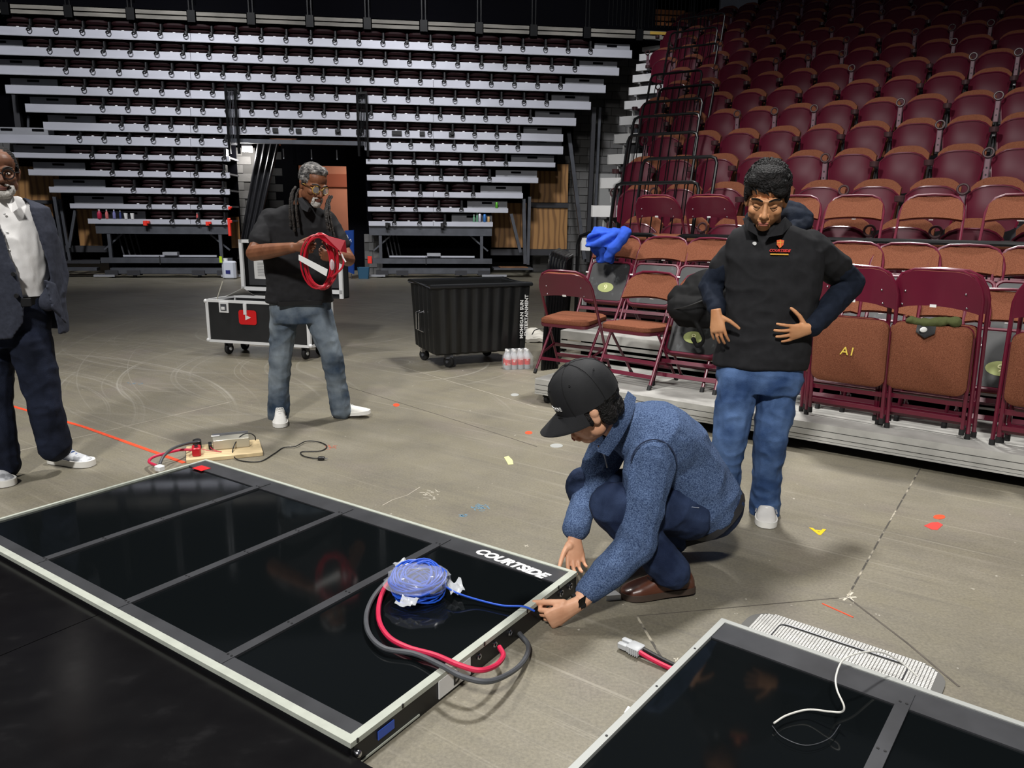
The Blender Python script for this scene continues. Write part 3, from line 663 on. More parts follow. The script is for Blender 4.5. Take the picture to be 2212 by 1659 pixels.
# floor box cover with anti-slip mesh beside the second panel
_g0, _g1 = G(1640, 1331), G(2004, 1440); GCN = (_g0+_g1)/2+QV*.10+QU*.02; GCN.z = 0; hl, hw = .33, .125
def rr_(hl, hw, r, n=6):
    out = []
    for cx, cy, a0 in ((hl-r, hw-r, 0), (-hl+r, hw-r, 90), (-hl+r, -hw+r, 180), (hl-r, -hw+r, 270)):
        for i in range(n+1): a = math.radians(a0+90*i/n); out.append((cx+r*math.cos(a), cy+r*math.sin(a)))
    return out
FG = frame(GCN, QU, -QV)
gr = empty('floor_box_cover', GCN, 0, 'rounded white mesh floor box cover by the bottom right panel', 'cover')
build(MB().prism(rr_(hl, hw, .1), 0, .006, FG), 'plate', mat('cover_dark', S(96, 95, 92), .7), gr, GCN, False)
for a, b_, c, d in ((-hl, hl, 0, 0),): pass
mb = MB(); random.seed(5)
def inrr(x, y, hl_, hw_, r):
    qx, qy = abs(x)-(hl_-r), abs(y)-(hw_-r)
    return (qx <= 0 and qy <= r) or (qy <= 0 and qx <= r) or (qx > 0 and qy > 0 and qx*qx+qy*qy < r*r)
st_ = .0105
for i in range(-28, 29):
    for j in range(-12, 13):
        x, y = i*st_, j*st_
        if inrr(x, y, hl-.006, hw-.006, .095) and not (abs(abs(y-.005)-.062) < .005 and abs(x) < .2) : mb.box(FG @ V((x, y, .007)), (.0078, .0078, .003), QU, -QV, Z)
tag(build(mb, 'mesh_squares', mat('cover_white', S(205, 204, 200), .6, var=.1, vscale=20), gr, GCN, False), kind='stuff')
build(MB().tube([FG @ V((x, y, .009)) for x, y in rr_(.215, .07, .03)], .003, 5, closed=True), 'inner_rim', M_strip, gr, GCN)

# ================================================================== cables
def cable(name, pts, r, m, label, cat='cable', n=8, res=8, o=None, parent=None):
    path = cr(pts, res); o = o or path[0].copy(); mb = MB().tube(path, r, n)
    ob = build(mb, name, m, parent, o)
    return tag(ob, label, cat) if parent is None else ob
M_ccable = mat('grey_cable', S(72, 74, 78), .5, var=.1, vscale=20); M_rcable = mat('red_cable', S(196, 34, 72), .45, var=.08, vscale=20); M_bcable = mat('blue_cable', S(34, 84, 196), .4); M_kcable = mat('black_cable', S(14, 14, 15), .5)
gp = lambda L, z: [G(x, y, zz if zz is not None else z) for x, y, zz in L]
cable('power_cable', gp([(882, 1226, .105), (850, 1245, None), (812, 1282, None), (792, 1325, None), (797, 1368, None), (830, 1400, None), (895, 1412, None), (950, 1436, .105), (1000, 1462, .11), (1055, 1472, .095), (1105, 1452, .06), (1134, 1424, .035), (1141, 1394, .022), (1122, 1368, .03)], .099), .0088, M_ccable, 'thick dark grey power cable looping over the edge of large panel')
cable('power_cable', gp([(870, 1220, .108), (848, 1245, None), (823, 1288, None), (818, 1335, None), (838, 1374, None), (880, 1398, None), (940, 1415, None), (990, 1436, .105), (1035, 1448, .1), (1070, 1438, .08), (1087, 1417, .06), (1079, 1398, .055)], .099), .0088, M_rcable, 'thick red power cable looping over the edge of large panel')
co = G(903, 1275, .1); coil = empty('cable_coil', co, 0, 'blue network cable coil in a clear plastic bag on large panel', 'cable')
mb = MB(); random.seed(11)
for i in range(64):
    R0 = random.uniform(.042, .090); zc = random.uniform(.006, .066); ph = random.uniform(0, 6); ox, oy = random.uniform(-.012, .012), random.uniform(-.01, .01)
    mb.tube([co+V((ox+R0*1.12*math.cos(2*PI*j/22), oy+R0*.95*math.sin(2*PI*j/22), zc+.012*math.sin(2*PI*j/22*2+ph)+.02*math.sin(2*PI*j/22))) for j in range(22)], .0034, 6, closed=True)
build(mb, 'wound_cable', M_bcable, coil, co)
cable('cable_tail', gp([(955, 1262, .13), (985, 1280, .12), (1030, 1295, .10), (1085, 1308, .098), (1130, 1310, .105), (1155, 1320, .09)], .1), .0036, M_bcable, None, parent=coil, o=co)
M_bag = mat('clear_bag', S(225, 228, 232), .12, spec=.9, alpha=.22)
mb = MB(); rings = []; random.seed(4)
for i in range(13):
    th = -PI/2+PI*i/12; 
    rings.append([co+V(((.122*math.cos(th)**.6 if math.cos(th) > 0 else 0)*math.cos(2*PI*j/28)*(1+.22*noise.noise(V((j*.9, i*.7, 0)))), (.098*math.cos(th)**.6 if math.cos(th) > 0 else 0)*math.sin(2*PI*j/28)*(1+.22*noise.noise(V((j*.9, i*.7, 5)))), .042+.046*math.sin(th)*(1+.15*noise.noise(V((j*.8, i, 9)))))) for j in range(28)])
mb.loft(rings); build(mb, 'plastic_bag', M_bag, coil, co)
mb = MB()
for (c, a, b_, n_) in (((985, 1268), V((.05, .03, 0)), V((.02, -.075, -.01)), 3), ((870, 1222), V((-.04, .03, .02)), V((-.035, -.05, 0)), 3), ((880, 1300), V((-.03, -.04, -.01)), V((.06, -.02, 0)), 3)):
    q = G(*c, .12)
    mb.grid(lambda u, v: (q+a*(u-.5)+b_*(v-.5)+V((0, 0, .012*math.sin(u*9)*math.cos(v*7))), V((0, 0, 1))), 6, 6, .0008)
build(mb, 'bag_flap', mat('clear_bag_flap', S(235, 238, 242), .15, spec=.8, alpha=.4), coil, co)
build(MB().rbox(G(880, 1222, .12), (.05, .018, .016), .003, V((.7, .7, 0)), V((-.7, .7, 0))), 'bag_tie', M_white, coil, co)
# white lead lying on the second panel
cable('lead_wire', gp([(1672, 1562, .1), (1700, 1545, .1), (1745, 1533, .105), (1790, 1537, .12), (1817, 1538, .13), (1823, 1525, .15), (1808, 1490, .17), (1806, 1460, .18), (1822, 1425, .19), (1860, 1410, .19), (1905, 1409, .16), (1945, 1430, .12), (1982, 1461, .095)], .1), .0028, mat('white_lead', S(206, 205, 198), .45), 'thin white lead wire arching over the bottom right panel', 'wire')
cable('lead_wire', gp([(1668, 1568, .095), (1690, 1592, .094), (1740, 1610, .094), (1790, 1596, .094), (1815, 1565, .094)], .094), .0012, mat('thin_grey_wire', S(90, 92, 96), .3, .5), 'thin dark wire loop lying flat on the bottom right panel', 'wire')
# grey two-pole connector with red and black tails
cc = G(1372, 1412, .0); cx = (G(1465, 1450)-G(1345, 1397)).normalized(); cy = V((-cx.y, cx.x, 0))
cn = empty('power_connector', cc, 0, 'grey two-pole power connector on red and black cables', 'connector')
cw = mat('connector_grey', S(178, 180, 182), .5)
build(MB().rbox(cc+V((0, 0, .02))+cx*.0, (.05, .05, .026), .004, cx, cy), 'housing', cw, cn, cc)
build(MB().rbox(cc+cx*-.042+cy*.013+V((0, 0, .02)), (.036, .02, .024), .003, cx, cy), 'contact_shroud', cw, cn, cc); build(MB().rbox(cc+cx*-.042-cy*.013+V((0, 0, .018)), (.036, .02, .02), .003, cx, cy), 'contact_shroud', cw, cn, cc)
for j in range(5): build(MB().box(cc+cx*(-.008+j*.008)-cy*.027+V((0, 0, .02)), (.003, .004, .024), cx, cy, Z), 'grip_rib', cw, cn, cc, False)
for sgn, m in ((1, M_kcable), (-1, M_rcable)): cable('tail', [cc+cx*.02+cy*.012*sgn+V((0, 0, .022)), cc+cx*.07+cy*.013*sgn+V((0, 0, .016)), cc+cx*.14+cy*.012*sgn+V((0, 0, .012)), cc+cx*.26+cy*.010*sgn+V((0, 0, .012))], .0085, m, None, parent=cn, o=cc)
# white corner feet on the floor
def wedge(px, py, lab, sz=.05, rz=.4):
    c = G(px, py); mb = MB().prism([(-sz, -sz*.6), (sz, -sz*.6), (sz*.7, sz*.6), (-sz*.5, sz*.6)], 0, .022, Matrix.Translation(c) @ Matrix.Rotation(rz, 4, 'Z')); tag(build(mb, 'plastic_foot', M_white, None, c, False), lab, 'foot')
wedge(1322, 1292, 'white plastic foot beside the brown leather shoe', .03, .2); wedge(1366, 1553, 'white plastic foot at left edge of the bottom right panel', .028, 2.4)

# ================================================================== wooden board with the power supply
bo = G(485, 978); bx = (G(558, 985)-G(415, 1000)).normalized(); by = V((-bx.y, bx.x, 0)); FB = frame(bo, bx, by)
M_pine = mat('pine_board', S(206, 184, 142), .6, var=.14, vscale=5, stretch=(1, 6, 1))
board = empty('wiring_board', bo, 0, 'pale pine board carrying a small metal power supply and terminals', 'board')
bl = lambda x, y, z=0: FB @ V((x, y, z))
build(MB().rbox(bl(.0, 0, .012), (.44, .30, .024), .003, bx, by), 'board', M_pine, board, bo)
psu = build(MB().rbox(bl(.045, .05, .055), (.215, .11, .06), .004, bx, by), 'power_supply', mat('psu_metal', S(196, 192, 178), .35, .5), board, bo)
build(MB().box(bl(.045, .113, .06), (.215, .012, .075), bx, by, Z), 'heat_sink', mat('psu_side', S(120, 122, 128), .4, .6), psu, bo, False)
build(MB().box(bl(-.045, .098, .0885), (.05, .03, .002), bx, by, Z), 'label', M_label, psu, bo, False)
build(MB().rbox(bl(-.08, .04, .045), (.02, .07, .03), .004, bx, by), 'terminal_strip', M_black, psu, bo)
build(MB().rbox(bl(-.155, .09, .05), (.05, .07, .055), .012, bx, by), 'black_connector', M_black, board, bo); build(MB().rbox(bl(-.155, .02, .042), (.035, .03, .03), .006, bx, by), 'brass_stud', mat('brass', S(170, 110, 50), .3, .9), board, bo)
rc = build(MB().rbox(bl(-.16, -.06, .05), (.05, .09, .055), .010, bx, by), 'red_connector', mat('red_plastic', S(184, 20, 36), .35), board, bo)
for q in (-.02, .02): build(MB().cyl(bl(-.16, -.06+q, .077), bl(-.16, -.06+q, .082), .012, n=8), 'socket', M_black, rc, bo)
cable('thin_wire', [bl(-.14, -.06, .06), bl(-.08, -.08, .045), bl(-.02, -.07, .03), bl(-.04, -.05, .03), bl(-.075, -.01, .04), bl(-.075, .02, .05)], .002, M_rcable, None, parent=board, o=bo)
cable('grey_lead', gp([(430, 955, .06), (405, 958, .09), (375, 968, .10), (354, 985, .09), (345, 1003, .06)], .1), .0085, M_ccable, None, parent=board, o=bo)
cable('red_lead', gp([(422, 972, .05), (390, 972, .06), (355, 980, .06), (330, 988, .05), (322, 998, .04), (338, 1006, .05)], .1), .0085, M_rcable, None, parent=board, o=bo)
build(MB().rbox(G(345, 1011, .05), (.05, .04, .03), .006, PU, PV), 'white_connector', M_white, board, bo)
pc = cable('power_cord', gp([(552, 951, .05), (550, 942, .08), (538, 936, .10), (520, 942, .09), (506, 962, .05), (503, 980, .02), (516, 994, .006), (560, 997, .006), (592, 980, .006), (612, 967, .006), (638, 964, .012), (662, 953, .012), (690, 955, .006), (706, 964, .006), (692, 974, .006), (652, 976, .006), (654, 984, .006), (672, 989, .006), (688, 990, .008)], .006), .0035, M_kcable, None, parent=board, o=bo)
pb = G(694, 990, .012); build(MB().rbox(pb, (.04, .026, .02), .005), 'plug', M_black, board, bo); build(MB().box(pb+V((.028, .006, 0)), (.02, .006, .002)).box(pb+V((.028, -.006, 0)), (.02, .006, .002)), 'prongs', M_chrome, board, bo, False)

# ================================================================== tapes and litter on the floor
def decal(name, pix, m, lab, cat='tape', z=.0015):
    P = [G(x, y) for x, y in pix]; o_ = sum(P, V())/len(P)
    mb = MB().loft([P, [p+V((0, 0, z)) for p in P]]); return tag(build(mb, name, m, None, o_, False), lab, cat)
M_yel = mat('yellow_tape', S(232, 196, 20), .5)
def tape(pts, wd, m, lab, name='tape_strip'):
    P = [G(*p) for p in pts]; mb = MB(); o_ = P[0].copy()
    for a, b_ in zip(P[:-1], P[1:]): mb.bar(a+V((0, 0, .001)), b_+V((0, 0, .001)), wd, .002)
    return tag(build(mb, name, m, None, o_, False), lab, 'tape')
tape([(-20, 864), (180, 922), (398, 1000)], .028, M_orange, 'long orange tape strip running past the blazer man to the board')
tape([(1776, 1304), (1843, 1334)], .006, M_orange, 'thin red orange tape strip by the white mesh cover')
yo = G(1768, 1148); me = text_mesh('A', .105, .0009, bold=.003); me.transform(Matrix.Rotation(math.radians(165), 4, 'Z')); me.transform(Matrix.Translation((0, 0, .001))); tag(link('tape_letter', me, M_yel, None, yo), 'yellow tape letter A on the floor before the young man', 'tape')
decal('tape_scrap', [(1996, 1136), (2012, 1129), (2026, 1128), (2037, 1134), (2025, 1145), (2012, 1144)], mat('red_tape', S(206, 60, 52), .6), 'torn red tape scrap on the floor at right')
def oval(px, py, rx, ry, n=14): return [(px+rx*math.cos(2*PI*i/n), py+ry*math.sin(2*PI*i/n)) for i in range(n)]
decal('tape_dot', oval(2029, 1117, 13, 5), M_orange, 'orange dot beside the torn red tape scrap at right'); decal('tape_dot', oval(856, 875, 7, 3.5), M_orange, 'orange dot on the floor right of the white sneakers'); decal('tape_dot', oval(1142, 935, 8, 3.5), M_orange, 'orange dot on the floor left of the black cap')
decal('tape_scrap', [(1089, 988), (1098, 985), (1107, 994), (1109, 1003), (1098, 1004), (1095, 998)], mat('pale_yellow', S(222, 222, 150), .6), 'pale yellow paper scrap in the middle of the floor', 'scrap')
decal('outlet_disc', oval(1202, 963, 14, 4.5), mat('cap_grey', S(190, 192, 188), .35, .3), 'round pale metal disc in the floor left of the crouching man', 'floor disc'); decal('outlet_disc', oval(1112, 853, 9, 3), mat('cap_grey', S(190, 192, 188), .35, .3), 'small round metal disc in the floor near the platform corner', 'floor disc')
M_wc0 = mat('white_chalk_dust', S(186, 180, 166), .9)
M_bchalk = mat('blue_chalk', S(112, 158, 186), .9, col2=S(140, 138, 124), vscale=55, ramp=(.42, .6)); M_rchalk = mat('red_chalk', S(196, 112, 88), .9, col2=S(140, 130, 116), vscale=55, ramp=(.42, .6))
random.seed(9)
def smudge(px, py, rx, ry, m, lab, n=26):
    c = G(px, py); mb = MB()
    for i in range(n):
        a_ = random.uniform(0, 2*PI); r_ = random.random()**.7; x, y = px+rx*r_*math.cos(a_), py+ry*r_*math.sin(a_); q = G(x, y); d_ = (PU*random.uniform(.4, 1)+PV*random.uniform(-.5, .5))*random.uniform(.006, .02)
        mb.bar(q-d_+V((0, 0, .0005)), q+d_+V((0, 0, .0005)), random.uniform(.002, .006), .0008)
    tag(build(mb, 'chalk_mark', m, None, c, False), lab, 'chalk mark')
M_bchalk = mat('blue_chalk_dust', S(104, 140, 162), .9); M_rchalk = mat('red_chalk_dust', S(170, 104, 84), .9)
smudge(1037, 1096, 18, 8, M_bchalk, 'larger blue chalk smudge on the floor above the big panel', 44); smudge(1000, 1113, 9, 4, M_bchalk, 'smaller blue chalk smudge left of the larger one', 14); smudge(715, 966, 14, 6, M_rchalk, 'red chalk smudge by the black power cord', 30); smudge(290, 828, 22, 3, M_bchalk, 'faint blue chalk smear left of the wheeled case', 16)
smudge(930, 1068, 26, 12, M_wc0, 'white chalk scrawl on the floor above the big panel', 22)
M_wc = mat('white_chalk', S(205, 198, 182), .9)
for i, (px, py) in enumerate(((1137, 1179), (1462, 1425))): 
    c = G(px, py); s_ = .012; mb = MB().bar(c+PU*-s_, c+PU*s_, .003, .0016).bar(c-PV*s_, c+PV*s_, .003, .0016); tag(build(mb, 'chalk_cross', M_wc, None, c, False), ['small white chalk cross above the panel lettering', 'small white chalk cross beside the grey connector'][i], 'chalk mark')
# white crossing marks at the joint junction
c = G(1831, 1290); mb = MB().bar(G(1812, 1292), G(1850, 1290), .008, .0018).bar(G(1822, 1297), G(1842, 1280), .008, .0018).bar(G(1831, 1284), G(1846, 1303), .008, .0018); tag(build(mb, 'chalk_cross', M_wc, None, c, False), 'white chalk star where the floor joints meet', 'chalk mark')

# ================================================================== wheeled road case
a = G(451, 738, .14); b_ = G(671, 752, .14); cxd = (b_-a); cl = cxd.length; cxd.normalize(); cyd = V((-cxd.y, cxd.x, 0)); a.z = 0; FC = frame(a, cxd, cyd); CP = lambda x, y, z: FC @ V((x, y, z))
chh = (onplane(445, 646, a, cyd)).z-.14; cd = .48
case = empty('road_case', a, 0, 'open black road case with silver edges on wheels behind the walking man', 'case')
M_case = mat('case_black', S(30, 31, 33), .55, var=.25, vscale=3, bump=.05, bscale=90); M_cedge = mat('case_edge', S(226, 227, 228), .5, .1)
def cb(nm, m, x0, x1, y0, y1, z0, z1, parent=None): return build(MB().box(CP((x0+x1)/2, (y0+y1)/2, (z0+z1)/2), (x1-x0, y1-y0, z1-z0), cxd, cyd, Z), nm, m, parent or case, a, False)
zb = .14; zt = .14+chh
cb('front_panel', M_case, 0, cl, 0, .012, zb, zt); cb('back_panel', M_case, 0, cl, cd-.012, cd, zb, zt); cb('side_panel', M_case, 0, .012, 0, cd, zb, zt); cb('side_panel', M_case, cl-.012, cl, 0, cd, zb, zt); cb('bottom_panel', M_case, 0, cl, 0, cd, zb, zb+.015)
e = .028
for x in (0, cl-e):
    for y in (-.004, cd-e+.004): cb('edge_trim', M_cedge, x-.003, x+e+.003, y-.003, y+e, zb, zt)
for z0 in (zb, zt-e):
    for y in (-.005, cd-e+.005): cb('edge_trim', M_cedge, 0, cl, y, y+e, z0, z0+e)
    for x in (-.005, cl-e+.005): cb('edge_trim', M_cedge, x, x+e, 0, cd, z0, z0+e)
for x in (0, cl):
    for z0 in (zb+.02, zt-.02):
        build(MB().ell(CP(x, 0, z0), .022, n=10, m=6), 'ball_corner', M_cedge, case, a)
lt = cb('latch', M_cedge, .17, .28, -.016, -.004, zt-.13, zt-.02); cb('latch_dish', M_grey, .19, .26, -.02, -.015, zt-.11, zt-.04, lt); cb('latch_dish', M_cedge, .205, .245, -.03, -.02, zt-.10, zt-.07, lt)
lt2 = cb('hasp', M_cedge, .46, .495, -.018, -.004, zt-.14, zt-.03)
st1 = build(MB().prism(rr_(.105, .075, .03), -.0, .004, frame(CP(.50, -.006, zt-.17), cxd, Z)), 'red_sticker', M_red, case, a)
build(MB().prism([(-.03, -.028), (.035, 0), (-.03, .028)], .004, .006, frame(CP(.505, -.006, zt-.17), cxd, Z)), 'play_arrow', M_label, st1, a, False)
for x in (.17, cl-.12):
    for y in (.10, cd-.1):
        f = cb('caster_fork', M_grey, x-.03, x+.03, y-.03, y+.03, .085, zb); build(MB().lathe([(.02, -.02), (.055, -.018), (.062, -.008), (.062, .008), (.055, .018), (.02, .02)], CP(x, y, .062), cxd), 'wheel', M_rubber, f, a); build(MB().cyl(CP(x-.026, y, .062), CP(x+.026, y, .062), .02), 'hub', M_cedge, f, a)
# lid, opened upright behind the case
lx0, lx1 = .08, cl+.10; ly = cd+.04; lh = .60
lid = cb('lid', M_case, lx0, lx1, ly+.13, ly+.145, zt+.0, zt+lh)
for q in ((lx0, lx1, ly, ly+.145, zt+lh-.014, zt+lh), (lx0, lx0+.014, ly, ly+.145, zt, zt+lh), (lx1-.014, lx1, ly, ly+.145, zt, zt+lh), (lx0, lx1, ly, ly+.145, zt, zt+.014)): cb('lid_side', M_case, *q, parent=lid)
for q in ((lx0-.004, lx0+.035, ly-.006, ly+.02, zt, zt+lh), (lx1-.035, lx1+.004, ly-.006, ly+.02, zt, zt+lh), (lx0, lx1, ly-.006, ly+.02, zt+lh-.035, zt+lh), (lx0, lx1, ly-.006, ly+.02, zt+.05, zt+.09)): cb('lid_trim', M_cedge, *q, parent=lid)
cb('lid_foam', mat('grey_foam', S(62, 63, 66), .9), lx0+.02, lx1-.02, ly+.11, ly+.13, zt+.1, zt+lh-.04, parent=lid)
pg = cb('paper_sheet', M_label, lx0+.10, lx0+.31, ly+.100, ly+.104, zt+.17, zt+.42, parent=lid)
cb('paper_heading', mat('ink_blue', S(30, 36, 110), .6), lx0+.12, lx0+.27, ly+.097, ly+.099, zt+.375, zt+.392, parent=case)
for j in range(9): cb('paper_line', mat('ink_grey', S(150, 150, 152), .7), lx0+.145, lx0+.27+.02*((j*7) % 3-1), ly+.097, ly+.099, zt+.34-.017*j, zt+.346-.017*j, parent=case)
# things in the case
o_ = CP(.28, .2, zt-.05); tag(build(MB().grid(lambda u, v: (o_+cxd*(u-.5)*.22+cyd*(v-.5)*.2+V((0, 0, .07+.1*u*(1-v))), V((0, 0, 1))), 3, 3, .002), 'paper', M_label, None, o_, False), 'white sheet of paper sticking out of the road case', 'paper')
o_ = CP(.06, .1, zt-.02); tag(build(MB().bar(o_, o_+cxd*.36+V((0, 0, -.03)), .02, .008).bar(o_+V((0, 0, 0)), o_+cxd*.09+V((0, 0, .2)), .008, .008), 'folding_rule', mat('rule_white', S(196, 192, 178), .6), None, o_, False), 'pale folding ruler propped on the corner of the road case', 'ruler')
o_ = CP(.75, .2, zt-.03); tag(build(MB().rbox(o_+V((0, 0, .04)), (.05, .2, .1), .01, cxd, cyd), 'red_box', mat('red_box_paint', S(190, 50, 40), .5), None, o_), 'small red box inside the road case', 'box')

# ================================================================== black rolling bin
zb = .135; a = G(939, 770, zb); b_ = G(1133, 757, zb); c_ = G(893, 748, zb); bxd = b_-a; bw = bxd.length; bxd.normalize(); byd = V((-bxd.y, bxd.x, 0)); bd = (c_-a).dot(byd)
bd = max(.55, min(bd, .8)); a.z = 0; FBn = frame(a, bxd, byd); BP = lambda x, y, z: FBn @ V((x, y, z))
zt = onplane(934, 620, a-byd*.05, byd).z
bin_ = empty('rolling_bin', a, 0, 'black ribbed plastic rolling bin on casters', 'bin')
M_bin = mat('bin_plastic', S(17, 18, 19), .45, var=.2, vscale=4, bump=.04, bscale=60)
def bin_ring(z, inset, flare):
    f = (z-zb)/(zt-zb); g = .035*f+flare; pts = []; nx, ny = 36, 20
    def w(i, n, per): return -.009*(1 if (i % per) < per/2 else -1) if 2 <= i <= n-2 else 0
    for i in range(nx): x = -g+(bw+2*g)*i/nx; pts.append((x, -g+inset+(w(i, nx, 4) if inset == 0 else 0)))
    for i in range(ny): y = -g+(bd+2*g)*i/ny; pts.append((bw+g-inset+(-w(i, ny, 4) if inset == 0 else 0), y))
    for i in range(nx): x = bw+g-(bw+2*g)*i/nx; pts.append((x, bd+g-inset+(-w(i, nx, 4) if inset == 0 else 0)))
    for i in range(ny): y = bd+g-(bd+2*g)*i/ny; pts.append((-g+inset+(w(i, ny, 4) if inset == 0 else 0), y))
    return [BP(min(max(x, -g+inset), bw+g-inset) if inset else x, min(max(y, -g+inset), bd+g-inset) if inset else y, z) for x, y in pts]
mb = MB().loft([bin_ring(zb, 0, -.03), bin_ring(zb+.02, 0, 0), bin_ring(zt-.03, 0, 0), bin_ring(zt, .001, .0), bin_ring(zt, .02, 0), bin_ring(zb+.05, .02, 0)]); build(mb, 'tub', M_bin, bin_, a)
g = .045
build(MB().tube([BP(-g, -g, zt), BP(bw+g, -g, zt), BP(bw+g, bd+g, zt), BP(-g, bd+g, zt)], .021, 8, closed=True), 'rim', mat('bin_rim', S(30, 31, 33), .25), bin_, a)
hp = [BP(-.02, bd*.46, zb+.40), BP(-.065, bd*.46, zb+.39), BP(-.065, bd*.46, zb+.22), BP(-.02, bd*.46, zb+.2)]
for dy in (0, .09): build(MB().tube([p+byd*dy for p in hp], .007, 6), 'handle', M_chrome, bin_, a)
for (x, y) in ((.17, .08), (.06, bd-.1), (bw-.12, .08), (bw-.2, bd-.1)):
    f = build(MB().box(BP(x, y, zb-.02), (.07, .07, .05), bxd, byd, Z), 'caster_fork', M_chrome if x < .1 else M_grey, bin_, a, False); ax = (bxd*.85+byd*.5).normalized()
    build(MB().lathe([(.02, -.02), (.052, -.02), (.06, -.010), (.06, .010), (.052, .02), (.02, .02)], BP(x, y, .06), ax), 'wheel', M_rubber, f, a); build(MB().cyl(BP(x, y, .06)-ax*.03, BP(x, y, .06)+ax*.03, .016), 'hub', M_grey, f, a)
hgt = zt-zb
text('MOHEGAN SUN', frame(BP(bw-.055, -.045, zb+.30*hgt/.62), Z, -bxd), .050, M_label, bin_, a, bold=.0015, depth=.0006, space=1.1)
text('ENTERTAINMENT', frame(BP(bw-.005, -.047, zb+.335*hgt/.62), Z, -bxd), .050, M_label, bin_, a, bold=.0015, depth=.0006, space=1.05)

# ================================================================== shrink-wrapped water
wo = G(1118, 797); wx = V((.97, .25, 0)).normalized(); wy = V((-wx.y, wx.x, 0)); FWt = frame(wo, wx, wy)
pack = empty('water_pack', wo, 0, 'shrink-wrapped pack of clear water bottles with red labels by the bin', 'water pack')
M_pet = mat('clear_bottle', S(214, 220, 224), .12, spec=.6, alpha=.5); M_wlabel = mat('red_label', S(206, 44, 44), .5, col2=S(226, 200, 196), vscale=22, ramp=(.5, .62))
for i in range(4):
    for j in range(2):
        c = FWt @ V((-.098+i*.065, j*.066, 0))
        bt = build(MB().lathe([(.028, 0), (.031, .008), (.031, .11), (.028, .13), (.014, .165), (.012, .175), (.001, .176)], c, n=12), 'bottle', M_pet, pack, wo)
        build(MB().lathe([(.0318, .045), (.0318, .1)], c, n=12), 'bottle_label', M_wlabel, bt, wo); build(MB().cyl(c+V((0, 0, .175)), c+V((0, 0, .192)), .014), 'bottle_cap', M_white, bt, wo)
mb = MB(); rings = []
for i in range(9):
    z = .0+.192*i/8; gsc = 1.0 if i < 6 else 1.0-.12*(i-5)
    rings.append([FWt @ V((math.copysign(abs(math.cos(2*PI*j/24))**.45, math.cos(2*PI*j/24))*.143*gsc+.02*(math.cos(2*PI*j/24) > .5), .033+math.copysign(abs(math.sin(2*PI*j/24))**.45, math.sin(2*PI*j/24))*.075*gsc+.006*noise.noise(V((j*.8, i*.6, 1))), z)) for j in range(24)])
build(MB().loft(rings), 'shrink_film', mat('shrink_film', S(232, 236, 238), .15, spec=.7, alpha=.16), pack, wo)
# white sack behind the railings
so = G(1152, 738); mb = MB()
mb.grid(lambda u, v: (so+V(((u-.5)*.34, (v-.2)*.45, .05+.10*math.sin(PI*u)*math.sin(PI*min(1, v*1.1))+.02*noise.noise(V((u*5, v*5, 0))))), V((0, 0, -1))), 10, 8, .04)
sk = tag(build(mb, 'tote_bag', mat('white_sack', S(206, 202, 192), .8), None, so), 'crumpled white tote bag with dark handles behind the black railings', 'bag')
build(MB().tube(cr([so+V((-.02, -.1, .1)), so+V((.02, -.12, .16)), so+V((.12, -.12, .17)), so+V((.16, -.1, .1))], 6), .006, 6), 'handle', M_black, sk, so)

# ================================================================== stack of black rail sections leaning at the platform end
ra, rb = G(1172, 800), G(1228, 700); rd = (rb-ra).normalized(); rn = V((rd.y, -rd.x, 0)); random.seed(2)
for i in range(6):
    o_ = ra-rn*.0+V((.028*i, .02*i, 0)); hh = 1.12-.012*i; le = V((.06, .05, 0)); ln = 1.05
    g = empty('loose_rail', o_, 0, '%s of six glossy black rail sections stacked at the platform end, counting from left' % ORD[i+1], 'railing', 'loose black rail sections')
    q = lambda x, z: o_+rd*x+le*(z/hh)+V((0, 0, z))
    build(MB().tube([q(0, 0), q(.0, hh-.12), q(.03, hh-.03), q(.12, hh), q(ln-.12, hh), q(ln-.03, hh-.03), q(ln, hh-.12), q(ln, 0)], .019, 8), 'rail_tube', M_blacksteel, g, o_)
    build(MB().tube([q(0, .12), q(ln, .12)], .011, 6), 'lower_rail', M_blacksteel, g, o_)
    for j in range(1, 8): build(MB().cyl(q(ln*j/8, .12), q(ln*j/8, hh), .006, n=5), 'baluster', M_blacksteel, g, o_)

